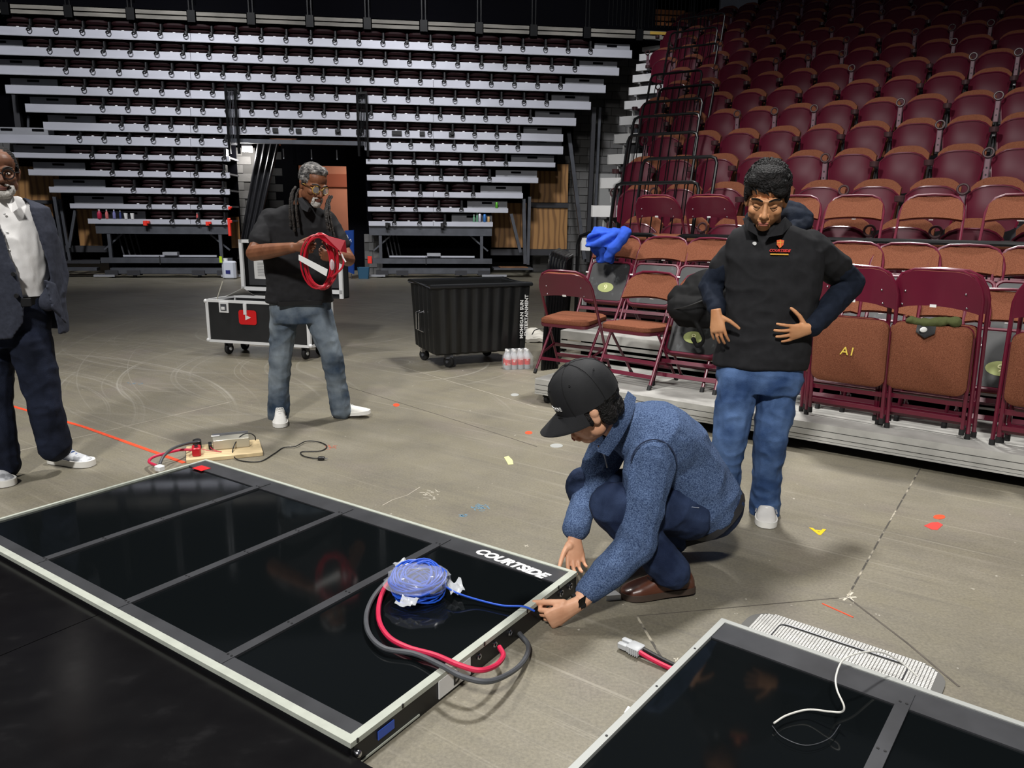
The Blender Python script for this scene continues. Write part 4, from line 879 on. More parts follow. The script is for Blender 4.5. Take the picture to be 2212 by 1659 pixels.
# ================================================================== folding chairs
M_film = mat('film_grey', S(11, 12, 13), .5, col2=S(84, 88, 90), vscale=9, detail=12, ramp=(.57, .9), stretch=(2.2, 2.2, 1.6))
M_oval = mat('oval_sticker', S(146, 154, 92), .55); M_ink = mat('ink_yellow', S(222, 214, 120), .6)
def arch(u, v, L0):   # back panel: u across, v up; returns x and length along the frame
    x = -1+2*u; lo_ = L0-.250+.045*(1-x*x); hi_ = L0-.005-.10*abs(x)**5
    return x*(.213-.010*v), lo_+(hi_-lo_)*v
def make_folding_chair(mode):
    r = empty('folding_chair', (0, 0, 0), 0, 'x', 'chair', 'maroon folding chairs on the platform')
    LT = 1.0 if mode == 'folded' else .955
    if mode == 'folded': ft, tp = V((0, .0, 0)), V((0, -.10, .95))
    else: ft, tp = V((0, .235, 0)), V((0, -.205, .845))
    ax = (tp-ft).normalized(); nf = V((0, ax.z, -ax.y))   # nf points to the sitter side
    F = lambda x, l, n=0.0: ft+V((x, 0, 0))+ax*l+nf*n
    wl = .222
    path = [F(-wl, .0)]+[F(-wl+.005, .45), F(-.212, LT-.16), F(-.198, LT-.10), F(-.165, LT-.035), F(-.11, LT-.006), F(0, LT), F(.11, LT-.006), F(.165, LT-.035), F(.198, LT-.10), F(.212, LT-.16), F(wl-.005, .45), F(wl, 0)]
    fr = build(MB().tube(path, .0105, 8), 'front_frame', M_maroon, r)
    for sx in (-1, 1): build(MB().cyl(F(sx*wl, -.005), F(sx*wl, .035), .0145), 'foot_cap', M_rubber, fr)
    for l in (.10, .21): build(MB().bar(F(-wl, l), F(wl, l), .010, .03, ax), 'crossbar', M_maroon, fr, smooth=False)
    # rear legs
    for sx in (-1, 1):
        if mode == 'folded': p0, p1 = F(sx*.195, .62, -.02), F(sx*.195, .03, -.022)
        else: p0, p1 = V((sx*.197, .09, .40)), V((sx*.19, -.24, .0))
        lg = build(MB().tube([p0, p1], .010, 8), 'rear_leg', M_maroon, r); dd = (p1-p0).normalized(); build(MB().cyl(p1-dd*.035, p1+dd*.002, .0135), 'foot_cap', M_rubber, lg)
    if mode == 'folded': build(MB().bar(F(-.195, .12, -.022), F(.195, .12, -.022), .010, .025, ax), 'rear_crossbar', M_maroon, r, smooth=False)
    else:
        build(MB().bar(V((-.19, -.15, .11)), V((.19, -.15, .11)), .010, .025), 'rear_crossbar', M_maroon, r, smooth=False)
        for sx in (-1, 1): build(MB().bar(F(sx*.21, .22), V((sx*.20, -.12, .14)), .006, .02), 'side_strut', M_maroon, r, smooth=False)
    # back
    bend = lambda x: -.035*(1-(x/.205)**2)
    def bm_(u, v): x, l = arch(u, v, LT); return F(x, l, bend(x)-.004), -nf
    def bf_(u, v): x, l = arch(.01+.98*u, .02+.97*v, LT); return F(x, l, bend(x)-.003), nf
    bk = build(MB().grid(bm_, 14, 6, .006), 'back_panel', M_maroon, r)
    build(MB().grid(bf_, 14, 6, .022), 'back_cushion', M_brown, r)
    for x, l in ((-.14, LT-.13), (.14, LT-.13), (-.15, LT-.21), (.15, LT-.21)): build(MB().ell(F(x, l, bend(x)-.012), .006, n=8, m=5), 'rivet', M_chrome, bk)
    build(MB().box(F(0, LT-.205, bend(0)-.0125), (.03, .003, .016), V((1, 0, 0)), nf, ax), 'seat_tag', M_label, bk, smooth=False)
    # seat
    if mode == 'open': so_, sx_, sy_ = V((0, .03, .415)), V((1, 0, 0)), V((0, 1, .04)).normalized()
    elif mode == 'flipped': so_, sx_, sy_ = F(0, .47, .015), V((1, 0, 0)), ax
    else: so_, sx_, sy_ = F(0, .475, -.012), V((1, 0, 0)), ax
    sz_ = V((0, -sy_.z, sy_.y)) if mode != 'open' else V((0, -sy_.z, sy_.y))   # cushion side
    ln = .205; Fm = lambda x, y, z: so_+sx_*x+sy_*y+sz_*z
    out = lambda k, hw, hl, rr0: [(x, y) for x, y in rr_(hw, hl, rr0, 4)]
    seat = build(MB().loft([[Fm(x, y, -.022) for x, y in rr_(.192, ln, .05, 4)], [Fm(x, y, .002) for x, y in rr_(.198, ln+.006, .05, 4)]]), 'seat_pan', M_maroon, r)
    build(MB().loft([[Fm(x, y, .002) for x, y in rr_(.190, ln-.002, .05, 4)], [Fm(x, y, .012) for x, y in rr_(.197, ln+.004, .055, 4)], [Fm(x, y, .038) for x, y in rr_(.195, ln+.002, .055, 4)], [Fm(x, y, .052) for x, y in rr_(.175, ln-.018, .05, 4)]]), 'seat_cushion', M_brown, seat)
    if mode == 'flipped':
        build(MB().loft([[Fm(x, y, -.023) for x, y in rr_(.172, ln-.022, .04, 4)], [Fm(x, y, -.026) for x, y in rr_(.172, ln-.022, .04, 4)]]), 'underside_film', M_film, seat)
        build(MB().tube([Fm(x, y, -.022) for x, y in rr_(.184, ln-.010, .05, 4)], .011, 6, closed=True), 'pan_rim', M_maroon, seat)
        FM_ = frame(Fm(0, -.06, -.0265), sx_, sy_); FM_ = frame(Fm(.0, -.06, -.0268), sx_*1, sy_)
        build(MB().loft([[Fm(.072*math.cos(q)+.0, -.06+.048*math.sin(q), -.0265) for q in [2*PI*i/20 for i in range(20)]], [Fm(.072*math.cos(q), -.06+.048*math.sin(q), -.0285) for q in [2*PI*i/20 for i in range(20)]]]), 'number_sticker', M_oval, seat, smooth=False)
        me = text_mesh('9', .07, .0006); me.transform(frame(Fm(0, -.06, -.0292), -sx_, sy_)); link('sticker_number', me, mat('sticker_ink', S(226, 226, 170), .6), seat)
        for sx in (-1, 1): build(MB().cyl(Fm(sx*.19, .08, -.03), Fm(sx*.215, .08, -.03), .007), 'white_bumper', M_white, seat)
    return r
protos = {m: make_folding_chair(m) for m in ('open', 'flipped', 'folded')}
bpy.context.view_layer.update()
for q in protos.values():
    for ch in q.children_recursive: ch.data.transform(Matrix.Scale(1.12, 4, V((1, 0, 0))))
    regkids(q)
pused = {}
FACE = RZ2   # local +y looks down the stand
def chair(mode, s, t, z, rot, lab):
    P = R(s, t, z); rz = FACE+math.radians(rot)
    if mode not in pused: pused[mode] = 1; o = protos[mode]; o.location = P; o.rotation_euler = (0, 0, rz); o['label'] = lab; return o
    return dup(protos[mode], P, rz, lab)
ch1 = chair('open', .06, .44, .2, 184, 'open folding chair turned backwards at left end of front platform')
ch2 = chair('open', .68, .44, .2, -6, 'open folding chair facing the floor, second on the front platform')
s_ = onT(1512, 718, .62)[0]
ch9 = chair('flipped', s_, .58, .2, 0, 'folding chair with raised seat under the black backpack')
for i, px in enumerate((1622, 1772, 1893, 2040, 2182)):
    chair('flipped', onT(px, 660, .62)[0], .62, .2, random.uniform(-3, 3), ['raised-seat chair hidden behind the young man, front platform', 'raised-seat chair right behind the young man\'s elbow, front platform', 'raised-seat chair behind the folded chair marked A1', 'raised-seat chair behind the folded chair holding the green beanie', 'raised-seat chair with oval sticker at right edge, front platform'][i])
fold = [(2.30, .17, 'folded chair with yellow chalk A1 on its seat, front platform'), (2.735, .19, 'folded chair with the green beanie on it, front platform'), (3.36, .12, 'folded chair cut by the right edge of the photo, front platform')]
FCH = [chair('folded', s, t, .2, 180+(-3), lab) for s, t, lab in fold]
for (s, t, lab) in ((2.25, .235, 'second folded chair leaning behind the A1 chair'), (2.76, .26, 'second folded chair leaning behind the beanie chair'), (3.40, .2, 'second folded chair behind the right edge chair')): chair('folded', s, t, .2, 180-3, lab)
for i, px in enumerate((1322, 1421, 1520, 1625, 1733, 1832, 1950, 2086, 2240)):
    lab = ['raised-seat folding chair under the blue jacket, second tier', 'raised-seat folding chair right of the blue jacket chair, second tier', 'raised-seat folding chair behind the black backpack, second tier', 'second tier chair behind the young man\'s chest', 'second tier chair behind the young man\'s raised elbow side', 'first raised-seat chair right of the young man, second tier', 'second raised-seat chair right of the young man, second tier', 'third raised-seat chair right of the young man, second tier', 'raised-seat chair cut by the right edge, second tier'][i]
    chair('flipped', onT(px, 540, 1.38)[0], 1.36, .45, random.uniform(-4, 4), lab)
for i, px in enumerate((1710, 1843, 2012, 2205)):
    chair('open', onT(px, 450, 2.32)[0], 2.27, .832, random.uniform(-3, 3), '%s forward-facing open folding chair from the left behind the long front rail' % ORD[i+1])
for i, px in enumerate((1437, 1548)):
    chair('open', onT(px, 480, 2.3)[0], 2.25, .832, 180, ['backward folding chair behind the blue jacket, at the first guard rail', 'backward folding chair behind the young man\'s shoulder, at the guard rail'][i])
# chalk marks on the A1 chair
f0 = FCH[0]; bpy.context.view_layer.update(); Mf = f0.matrix_world
def onfold(x, z): return V((x, -.075-.10*(z/.95), z))
me = text_mesh('A1', .075, .0006, shear=.15); me.transform(frame(onfold(.0, .47)+V((0, .0, 0)), V((1, 0, 0)), V((0, -.105, 1)))); link('chalk_letters', me, mat('chalk_yellow', S(222, 196, 80), .8), f0)

# blue jacket over a second-tier chair, black backpack, green beanie
def fuse(mb, voxel, smooth=4, disp=None, name='fused'):
    me = mb.mesh(name, False); ob = bpy.data.objects.new('tmp', me); COL.objects.link(ob)
    md = ob.modifiers.new('r', 'REMESH'); md.mode = 'VOXEL'; md.voxel_size = voxel
    if smooth: sm = ob.modifiers.new('s', 'SMOOTH'); sm.factor = .5; sm.iterations = smooth
    dg = bpy.context.evaluated_depsgraph_get(); out = bpy.data.meshes.new_from_object(ob.evaluated_get(dg))
    bpy.data.objects.remove(ob); bpy.data.meshes.remove(me)
    if disp:
        nr = [v.normal.copy() for v in out.vertices]
        for v, n in zip(out.vertices, nr): v.co += n*disp(v.co)
    out.polygons.foreach_set('use_smooth', [True]*len(out.polygons)); out.update(); return out
def place(me, name, m, parent=None, o=None):
    if o is not None: me.transform(Matrix.Translation(-o))
    return link(name, me, m, parent, o if parent is None else None)
def cloth_disp(amp, f, seed=0): return lambda p: amp*(1-2*abs(noise.noise(p*f+V((seed, 0, 0)))))+amp*.5*noise.noise(p*f*2.3)
jt = 1.36; jd = lambda px, py, dt=0: onplane(px, py, R(0, jt-.09+dt), E2)
mb = MB()
def jk(u, v):
    A_, B_, C_, D_ = jd(1283, 491, .10), jd(1342, 494, .06), jd(1322, 568, -.02), jd(1284, 566, -.02)
    p = A_.lerp(B_, u).lerp(D_.lerp(C_, u), v); fold = .03*math.sin(u*9+v*5)*(.3+v)+.03*noise.noise(V((u*4, v*4, 2))); return p-E2*(fold+.10*math.sin(PI*min(1, v*1.2))), E2
mb.grid(jk, 30, 26, .05)
def jk2(u, v):
    A_, B_, C_, D_ = jd(1284, 505, .0), jd(1352, 498, .05), jd(1330, 535, -.05), jd(1270, 530, -.06)
    p = A_.lerp(B_, u).lerp(D_.lerp(C_, u), v); return p-E2*(.03*math.sin(u*8+v*6)+.07), E2
mb.grid(jk2, 24, 14, .03)
mb.tube(cr([jd(1346, 497, .05), jd(1352, 500, .0), jd(1340, 520, -.08), jd(1318, 545, -.12), jd(1312, 562, -.1)], 6), [.03]*6+[.045]*12+[.035]*7, 10)
jo = R(-.2, 1.3, .9); place(fuse(mb, .007, 3, cloth_disp(.011, 9)), 'jacket', mat('blue_cloth', S(44, 78, 176), .85, spec=.1, var=.15, vscale=8), None, jo)
tag(bpy.data.objects['jacket'], 'bright blue jacket draped over a chair back in the second tier', 'jacket')
bt_ = .40; bq = lambda px, py, dt=0.0: onplane(px, py, R(0, bt_+dt), E2)
mb = MB(); bs_ = 1/250
def btr(rings, e=.75):
    out = []
    for x, y, hw, dp, dt in rings:
        c = bq(x, y, dt); out.append([c+E1*hw*bs_*math.copysign(abs(math.cos(2*PI*j/20))**e, math.cos(2*PI*j/20))-E2*dp*math.copysign(abs(math.sin(2*PI*j/20))**e, math.sin(2*PI*j/20)) for j in range(20)])
    mb.loft(out)
btr([(1500, 706, 30, .05, .0), (1505, 690, 46, .09, .0), (1512, 655, 52, .10, .02), (1522, 625, 48, .09, .05), (1536, 598, 40, .07, .09), (1545, 584, 22, .04, .1)])
btr([(1482, 690, 26, .05, -.10), (1482, 672, 36, .07, -.10), (1484, 652, 36, .06, -.09), (1490, 642, 26, .03, -.08)])
btr([(1462, 668, 16, .05, -.02), (1468, 640, 22, .07, .0), (1486, 618, 22, .06, .03)])
mb.tube(cr([bq(1500, 690, -.12), bq(1512, 712, -.12), bq(1520, 735, -.10), bq(1506, 748, -.08), bq(1496, 730, -.09)], 5), .016, 8); mb.tube(cr([bq(1462, 640, -.06), bq(1500, 655, -.13), bq(1550, 622, -.10)], 6), .014, 8)
bko = R(1.1, .45, .55); place(fuse(mb, .009, 5, cloth_disp(.006, 10)), 'backpack', mat('black_nylon', S(9, 9, 10), .8, spec=.2, bump=.1, bscale=300), None, bko); tag(bpy.data.objects['backpack'], 'black backpack hung on a raised-seat chair beside the young man', 'backpack')
build(MB().tube(cr([bq(1455, 668, -.16), bq(1490, 660, -.21), bq(1540, 640, -.2)], 6), .006, 6), 'seam', M_black, bpy.data.objects['backpack'], bko)
gb = Mf @ V((-.02, -.055, .672)); gx = (Mf.to_3x3() @ V((1, 0, 0)))
F1 = FCH[1].matrix_world; gq = lambda x, z, y=0: F1 @ V((-x, -.11+y, z))
mb = MB(); mb.tube(cr([gq(-.13, .705), gq(-.07, .70), gq(0, .685), (gq(.06, .682)), gq(.12, .695)], 6), [.022]*6+[.028]*6+[.026]*6+[.02]*7, 10); mb.ell(gq(-.12, .70), (.035, .03, .03)); mb.ell(gq(.11, .69), (.03, .025, .018))
go = gq(0, .67); bn = place(fuse(mb, .005, 3, cloth_disp(.004, 22)), 'beanie', mat('olive_knit', S(70, 76, 38), .9, bump=.2, bscale=200), None, go); tag(bn, 'olive green beanie lying over the folded chair', 'beanie')
build(MB().grid(lambda u, v: (gq(-.03+.10*u, .665-.07*v*(1-abs(u-.5)*.9), -.02-.012*v), V((0, 0, 1))), 6, 5, .003), 'black_patch', M_black, bn, go); build(MB().ell(gq(.03, .645, -.038), (.022, .004, .016)), 'white_badge', M_label, bn, go)

# ================================================================== small things on and near the far stand
M_pinkd = mat('pink_drink', S(176, 40, 70), .3); M_pl = mat('plain_bottle', S(120, 120, 170), .25)
def bottle(px, zt_, m, lab, h=.2, r=.035, d=.02, cap=M_white, cat='bottle', name='bottle'):
    c = Bp(S_of(px, zt_), d, zt_); o_ = build(MB().lathe([(r*.9, 0), (r, .01), (r, h*.6), (r*.42, h*.84), (r*.38, h*.9)], c, n=10), name, m, None, c); tag(o_, lab, cat)
    build(MB().cyl(c+V((0, 0, h*.9)), c+V((0, 0, h)), r*.45, n=8), 'cap', cap, o_, c); return o_
bottle(215, 1.31, M_pinkd, 'dark red drink jug on the bottom ledge of far stand, leftmost', .2, .05); bottle(231, 1.31, mat('pink_bottle', S(200, 110, 110), .3), 'pink drink bottle second on the bottom ledge of far stand'); bottle(247, 1.31, M_pl, 'blue labelled bottle third on the bottom ledge of far stand'); bottle(260, 1.31, mat('dark_blue_bottle', S(60, 70, 120), .3), 'slim dark blue bottle beside the white cups on far stand', .18, .025)
for px, lab in ((272, 'left white paper cup on the bottom ledge of far stand'), (286, 'right white paper cup on the bottom ledge of far stand')):
    c = Bp(S_of(px, 1.31), .02, 1.31); tag(build(MB().lathe([(.032, 0), (.045, .13), (.043, .13), (.03, .01), (.001, .01)], c, n=12), 'paper_cup', M_white, None, c), lab, 'cup')
bottle(426, 1.31, mat('red_white_bottle', S(196, 90, 90), .3), 'small red and white bottle near the orange clamps, far stand', .15, .022)
bottle(1024, 1.31, mat('green_glass', S(110, 160, 130), .2, alpha=.8), 'green glass bottle leftmost on the right ledge of far stand', .17, .028); bottle(1031, 1.31, mat('green_glass', S(110, 160, 130), .2, alpha=.8), 'taller green glass bottle second on the right ledge', .23, .024, d=.06)
def can(px, zt_, m, lab, h, r):
    c = Bp(S_of(px, zt_), .02, zt_); tag(build(MB().lathe([(r*.8, 0), (r, .012), (r, h-.015), (r*.75, h)], c, n=12), 'drink_can', m, None, c), lab, 'can')
can(1036.6, 1.31, mat('can_white', S(200, 200, 214), .35, .3), 'tall white can on the right ledge of far stand', .19, .035); can(1047, 1.31, mat('can_blue', S(60, 120, 190), .35, .3), 'tall blue can on the right ledge of far stand', .18, .036); can(1055.5, 1.31, mat('can_tan', S(196, 160, 110), .5), 'short tan cup at end of the right ledge, far stand', .13, .03); can(1073, 1.635, mat('can_green', S(90, 170, 50), .35, .3), 'green drink can on the second lowest right tier, far stand', .14, .033)
M_clamp = mat('clamp_orange', S(236, 52, 36), .5)
for px, zz, w_, h_, m, lab in ((316, 1.22, .14, .11, M_clamp, 'left orange clamp on the lowest beam of far stand'), (450, 1.22, .12, .09, M_clamp, 'middle orange clamp on the lowest beam of far stand'), (497, 1.15, .10, .40, M_clamp, 'tall orange corner bracket at the doorway end of far stand'), (497, 1.57, .08, .07, M_clamp, 'small orange clip above the tall orange bracket'), (836, 1.22, .12, .12, M_black, 'left black clamp on the lowest beam right of doorway'), (955, 1.22, .12, .12, M_black, 'right black clamp on the lowest beam right of doorway')):
    s_ = S_of(px, zz); c = Bp(s_, -.05, zz); cl_ = build(MB().rbox(c, (w_*.6, .1, h_), .012, EB, -NB), 'beam_clamp', m, None, c); tag(cl_, lab, 'clamp'); build(MB().rbox(c+EB*(w_*.35)+V((0, 0, h_*.2 if h_ < .3 else .12)), (w_*.6, .08, min(h_, .1)*.6), .01, EB, -NB), 'jaw', m, cl_, c)
c = G(512, 597); c = Bp((c-B0).dot(EB), -.3, 0); ob = build(MB().rbox(c+V((0, 0, .2)), (.30, .22, .40), .05, EB, -NB), 'jug', mat('jug_white', S(200, 204, 214), .5), None, c); tag(ob, 'white plastic jug with a yellow tag beside the road case lid', 'jug'); build(MB().cyl(c+V((-.08, 0, .38)), c+V((-.08, 0, .46)), .05), 'cap', M_white, ob, c); build(MB().box(c+V((-.14, -.12, .44)), (.06, .02, .14)), 'yellow_tag', mat('lime', S(190, 220, 40), .5), ob, c, False); build(MB().box(c+V((.0, -.115, .16)), (.10, .01, .08)), 'blue_print', mat('ink_blue', S(30, 36, 110), .6), ob, c, False)
c = G(793, 592); c = Bp((c-B0).dot(EB), -.25, 0); mb = MB().loft([[c+EB*x*.8-NB*y*.8 for x, y in rr_(.14, .11, .03)], [c+EB*x-NB*y+V((0, 0, .26)) for x, y in rr_(.14, .11, .03)], [c+EB*x-NB*y+V((0, 0, .26)) for x, y in rr_(.128, .10, .03)], [c+EB*x*.8-NB*y*.8+V((0, 0, .02)) for x, y in rr_(.128, .10, .03)]]); tag(build(mb, 'bucket', mat('teal_blue', S(40, 84, 112), .5), None, c), 'small teal blue bucket at the right foot of doorway', 'bucket')
c = Bp(S_of(799, .5), -.08, .42); tag(build(MB().rbox(c, (.10, .06, .17), .01, EB, -NB), 'red_block', M_clamp, None, c), 'small red block at doorway end of right floor girder', 'block')
c = G(756, 602); d_ = V((-.35, 1, 0)).normalized(); bs = empty('blue_board', c, 0, 'narrow blue sign board standing edge-on in the doorway', 'sign'); hh_ = 1.25
sgn_y = c.y
cor = [at(x, y, sgn_y+dy) for x, y, dy in ((745, 498, .1), (762, 497, -.1), (763, 592, -.1), (747, 585, .1))]
build(MB().loft([cor, [p+V((.02, .03, 0)) for p in cor]]), 'board', mat('sign_blue', S(30, 70, 150), .5), bs, c, False); build(MB().cyl(at(759, 592, sgn_y), at(759, 603, sgn_y), .012, n=6), 'stand_leg', M_grey, bs, c)
build(MB().tube(cr([at(749, 507, sgn_y-.12), at(752, 514, sgn_y-.12), at(748, 521, sgn_y-.12), at(753, 524, sgn_y-.12), at(757, 517, sgn_y-.12), at(759, 523, sgn_y-.12)], 5), .008, 5), 'white_scrawl', M_white, bs, c)
c = onplane(1305, 410, Bp(0, 1.6, 0), NB); tag(build(MB().box(c, (.55, .12, .8), EB, -NB), 'electrical_box', mat('box_grey', S(150, 150, 148), .5), None, c, False), 'grey electrical box on the block wall left of the near stand', 'electrical box'); build(MB().box(c+NB*.065+EB*.12, (.03, .02, .08), EB, -NB), 'latch', M_black, bpy.data.objects['electrical_box'], c, False)
# ================================================================== people
def limb(mb, js, n=12):
    for i, (p, r) in enumerate(js):
        mb.ell(p, r, n=n, m=8)
        if i: 
            a, ra = js[i-1]; mb.tube([a, a.lerp(p, .5), p], [ra, (ra+r)/2, r], n)
def trunk(mb, rings, n=22, e=.8):
    R_ = []
    for c, hx, hy in rings:
        R_.append([c+hx*math.copysign(abs(math.cos(2*PI*j/n))**e, math.cos(2*PI*j/n))+hy*math.copysign(abs(math.sin(2*PI*j/n))**e, math.sin(2*PI*j/n)) for j in range(n)])
    mb.loft(R_)
def hand(mb, w, d, th, sg, curl=(.3, .4, .3), spread=.10, thumb=(.6, .7, .35), s=1.0, tcurl=.3, curls=None):
    d = d.normalized(); th = (th-d*th.dot(d)).normalized(); pn = d.cross(th)*sg
    trunk(mb, [(w-d*.02*s, th*.026*s, pn*.019*s), (w+d*.02*s, th*.031*s, pn*.019*s), (w+d*.06*s, th*.040*s, pn*.016*s), (w+d*.092*s, th*.040*s, pn*.012*s), (w+d*.1*s, th*.036*s, pn*.008*s)], 14, .9)
    mb.ell(w+d*.035*s+th*.024*s+pn*.008*s, .017*s); tips = []
    for i, L in enumerate((.074, .082, .076, .060)):
        c = curls[i] if curls else curl
        b = w+d*(.088-(.010 if i == 3 else .003*abs(i-1)))*s+th*(.0315-.0215*i)*s; f = d*math.cos(spread*(1.5-i))+th*math.sin(spread*(1.5-i)); ang = 0; js = [(b-f*.01*s, .0098*s)]; q = b
        for k, fr in enumerate((.44, .31, .25)):
            ang += c[k]; v = f*math.cos(ang)+pn*math.sin(ang); q = q+v*L*fr*s; js.append((q, (.0088-.0009*k-(.001 if i == 3 else 0))*s))
        limb(mb, js, 8); tips.append(q)
    b = w+d*.028*s+th*.028*s+pn*.006*s; v = (d*thumb[0]+th*thumb[1]+pn*thumb[2]).normalized(); q1 = b+v*.042*s; v2 = (v+d*tcurl+pn*tcurl*.4).normalized(); q2 = q1+v2*.033*s; v3 = (v2+d*tcurl*.5+pn*tcurl*.5).normalized(); q3 = q2+v3*.024*s
    limb(mb, [(b, .0135*s), (q1, .011*s), (q2, .0098*s), (q3, .0082*s)], 8); return tips+[q3], pn
def head(mb, C, f, u, s=1.0, jaw=1.0):
    f = f.normalized(); u = (u-f*u.dot(f)).normalized(); r = f.cross(u)
    H = Matrix(((r.x*s, f.x*s, u.x*s, C.x), (r.y*s, f.y*s, u.y*s, C.y), (r.z*s, f.z*s, u.z*s, C.z), (0, 0, 0, 1))); M3 = H.to_3x3()
    E = lambda c, rr, n=16, m=10: mb.ell(H @ V(c), rr, M3, n, m)
    E((0, -.018, .045), (.076, .097, .082), 20, 14); E((0, .018, -.018), (.066, .076, .093), 20, 14); E((0, .03, .055), (.064, .062, .05))
    E((0, .048, -.092), (.030*jaw, .034, .024)); E((0, .02, -.07), (.052*jaw, .055, .036))
    for sx in (-1, 1):
        E((sx*.043, .060, -.026), (.022, .026, .020)); E((sx*.048*jaw, .005, -.058), (.018, .032, .03)); E((sx*.074, -.008, -.008), (.010, .018, .030)); E((sx*.080, -.014, .008), (.009, .016, .018)); E((sx*.012, .099, -.040), (.009, .010, .0075)); E((sx*.031, .0775, .0), (.0145, .0125, .0105))
        limb(mb, [(H @ V((sx*.006, .094, .020)), .008*s), (H @ V((sx*.034, .087, .024)), .0095*s), (H @ V((sx*.056, .066, .016)), .008*s)], 8)
    limb(mb, [(H @ V((0, .092, .012)), .0085*s), (H @ V((0, .106, -.015)), .0095*s), (H @ V((0, .114, -.034)), .0125*s)], 10)
    E((0, .089, -.060), (.026, .014, .012)); E((0, .093, -.066), (.021, .010, .0065)); E((0, .091, -.076), (.019, .010, .007)); E((0, .084, -.084), (.02, .010, .008))
    return H
def face_bits(H, parent, o, skin, browcol, lipcol, eyes='down', s=1.0):
    M3 = H.to_3x3(); hp = lambda x, y, z: H @ V((x, y, z))
    build(MB().ell(hp(0, .1015, -.0665), (.021, .004, .0045), M3).ell(hp(0, .0995, -.0745), (.018, .005, .005), M3), 'lips', lipcol, parent, o)
    for sx in (-1, 1):
        build(MB().tube(cr([hp(sx*.012, .1015, .021), hp(sx*.032, .0985, .030), hp(sx*.056, .075, .023)], 5), [.0028*s]+[.0042*s]*9+[.002*s], 6), 'eyebrow', browcol, parent, o)
        if eyes == 'down': build(MB().tube(cr([hp(sx*.018, .0905, -.0055), hp(sx*.031, .0920, -.0085), hp(sx*.045, .0855, -.0045)], 5), .0016*s, 5), 'eyelashes', browcol, parent, o)
        else:
            e = build(MB().ell(hp(sx*.031, .0838, -.001), (.0105, .0085, .0058), M3), 'eye', mat('eye_white', S(220, 214, 205), .3), parent, o); build(MB().ell(hp(sx*.031+.001, .0905, -.001), (.0042, .0032, .0048), M3), 'iris', mat('iris_dark', S(30, 18, 12), .2), e, o)
def trim(me, cuts):   # clean hems: cut the cloth off square beyond each hem point
    bm = bmesh.new(); bm.from_mesh(me)
    for co, no, rad in cuts:
        vs = {v for v in bm.verts if (v.co-co).length < rad}
        fs = [f for f in bm.faces if any(v in vs for v in f.verts)]; es = {e for f in fs for e in f.edges}; vv = {v for f in fs for v in f.verts}
        bmesh.ops.bisect_plane(bm, geom=list(vv)+list(es)+fs, plane_co=co, plane_no=no, clear_outer=True)
    bm.to_mesh(me); bm.free(); me.update(); return me
def shoe(parent, o, heel, toe, up, m_up, m_sole, wd=1.0, ht=1.0, sole=.028, laces=None, name='shoe', stripe=None, Lx=None):
    x = (toe-heel); L = x.length; F = frame(heel, x, up.cross(x)); k = L/.29; P = lambda a, b, c: F @ V((a*L, b*k*wd, c*k*ht))
    st = [(0, .024, .055), (.04, .033, .078), (.12, .037, .098), (.25, .038, .112), (.36, .038, .108), (.48, .041, .086), (.62, .046, .068), (.76, .049, .056), (.88, .044, .046), (.96, .030, .036), (1.0, .012, .026)]
    rings = []
    for a, w_, h in st: rings.append([P(a, w_*math.copysign(abs(math.cos(PI*j/10))**.75, math.cos(PI*j/10)), sole*.6+(h-sole*.6)*math.sin(PI*j/10)**.8) for j in range(11)])
    sh = place(fuse(MB().loft(rings), .005, 3), name, m_up, parent, o)
    out = [(a, w_+.004) for a, w_, h in st]; poly = [P(a, w_, 0) for a, w_ in out]+[P(a, -w_, 0) for a, w_ in out[::-1]]
    build(MB().loft([[p+up*.003 for p in poly], poly and [p+up*sole*k for p in poly]]), 'sole', m_sole, sh, o)
    if laces:
        for q in (.40, .47, .54, .61):
            h = .106-.19*(q-.36)+.004; build(MB().tube(cr([P(q, -.022, h-.010), P(q+.02, 0, h+.004), P(q, .022, h-.010)], 4), .0032, 5), 'lace', laces, sh, o)
        h = .1; build(MB().tube(cr([P(.40, 0, h+.006), P(.42, .022, h+.008), P(.38, .03, h-.02)], 5), .003, 5).tube(cr([P(.40, 0, h+.006), P(.42, -.022, h+.008), P(.38, -.03, h-.02)], 5), .003, 5), 'lace', laces, sh, o)
    if stripe:
        for sx in (-1, 1): build(MB().tube(cr([P(.1, sx*.037, .05), P(.35, sx*.041, .05), P(.62, sx*.049, .042)], 5), .004, 5), 'stripe', stripe, sh, o)
    return sh
def skinmat(name, c, c2): return mat(name, c, .5, spec=.35, col2=c2, vscale=14, ramp=(.3, .75), bump=.04, bscale=180)
def denim(name, c, c2, sc=7): return mat(name, c, .85, spec=.15, col2=c2, vscale=sc, detail=6, ramp=(.38, .66), bump=.22, bscale=260)
def wr(amp, f, seed=0, st=(1, 1, 1)): return lambda p: amp*((1-abs(noise.noise(V((p.x*st[0], p.y*st[1], p.z*st[2]))*f+V((seed, seed*.7, 0))))*2.2)+.45*noise.noise(p*f*2.7))
M_hairblk = mat('black_hair', S(13, 12, 12), .62, spec=.25, col2=S(34, 31, 31), vscale=40, ramp=(.45, .7), bump=.7, bscale=130)
UPZ = V((0, 0, 1))

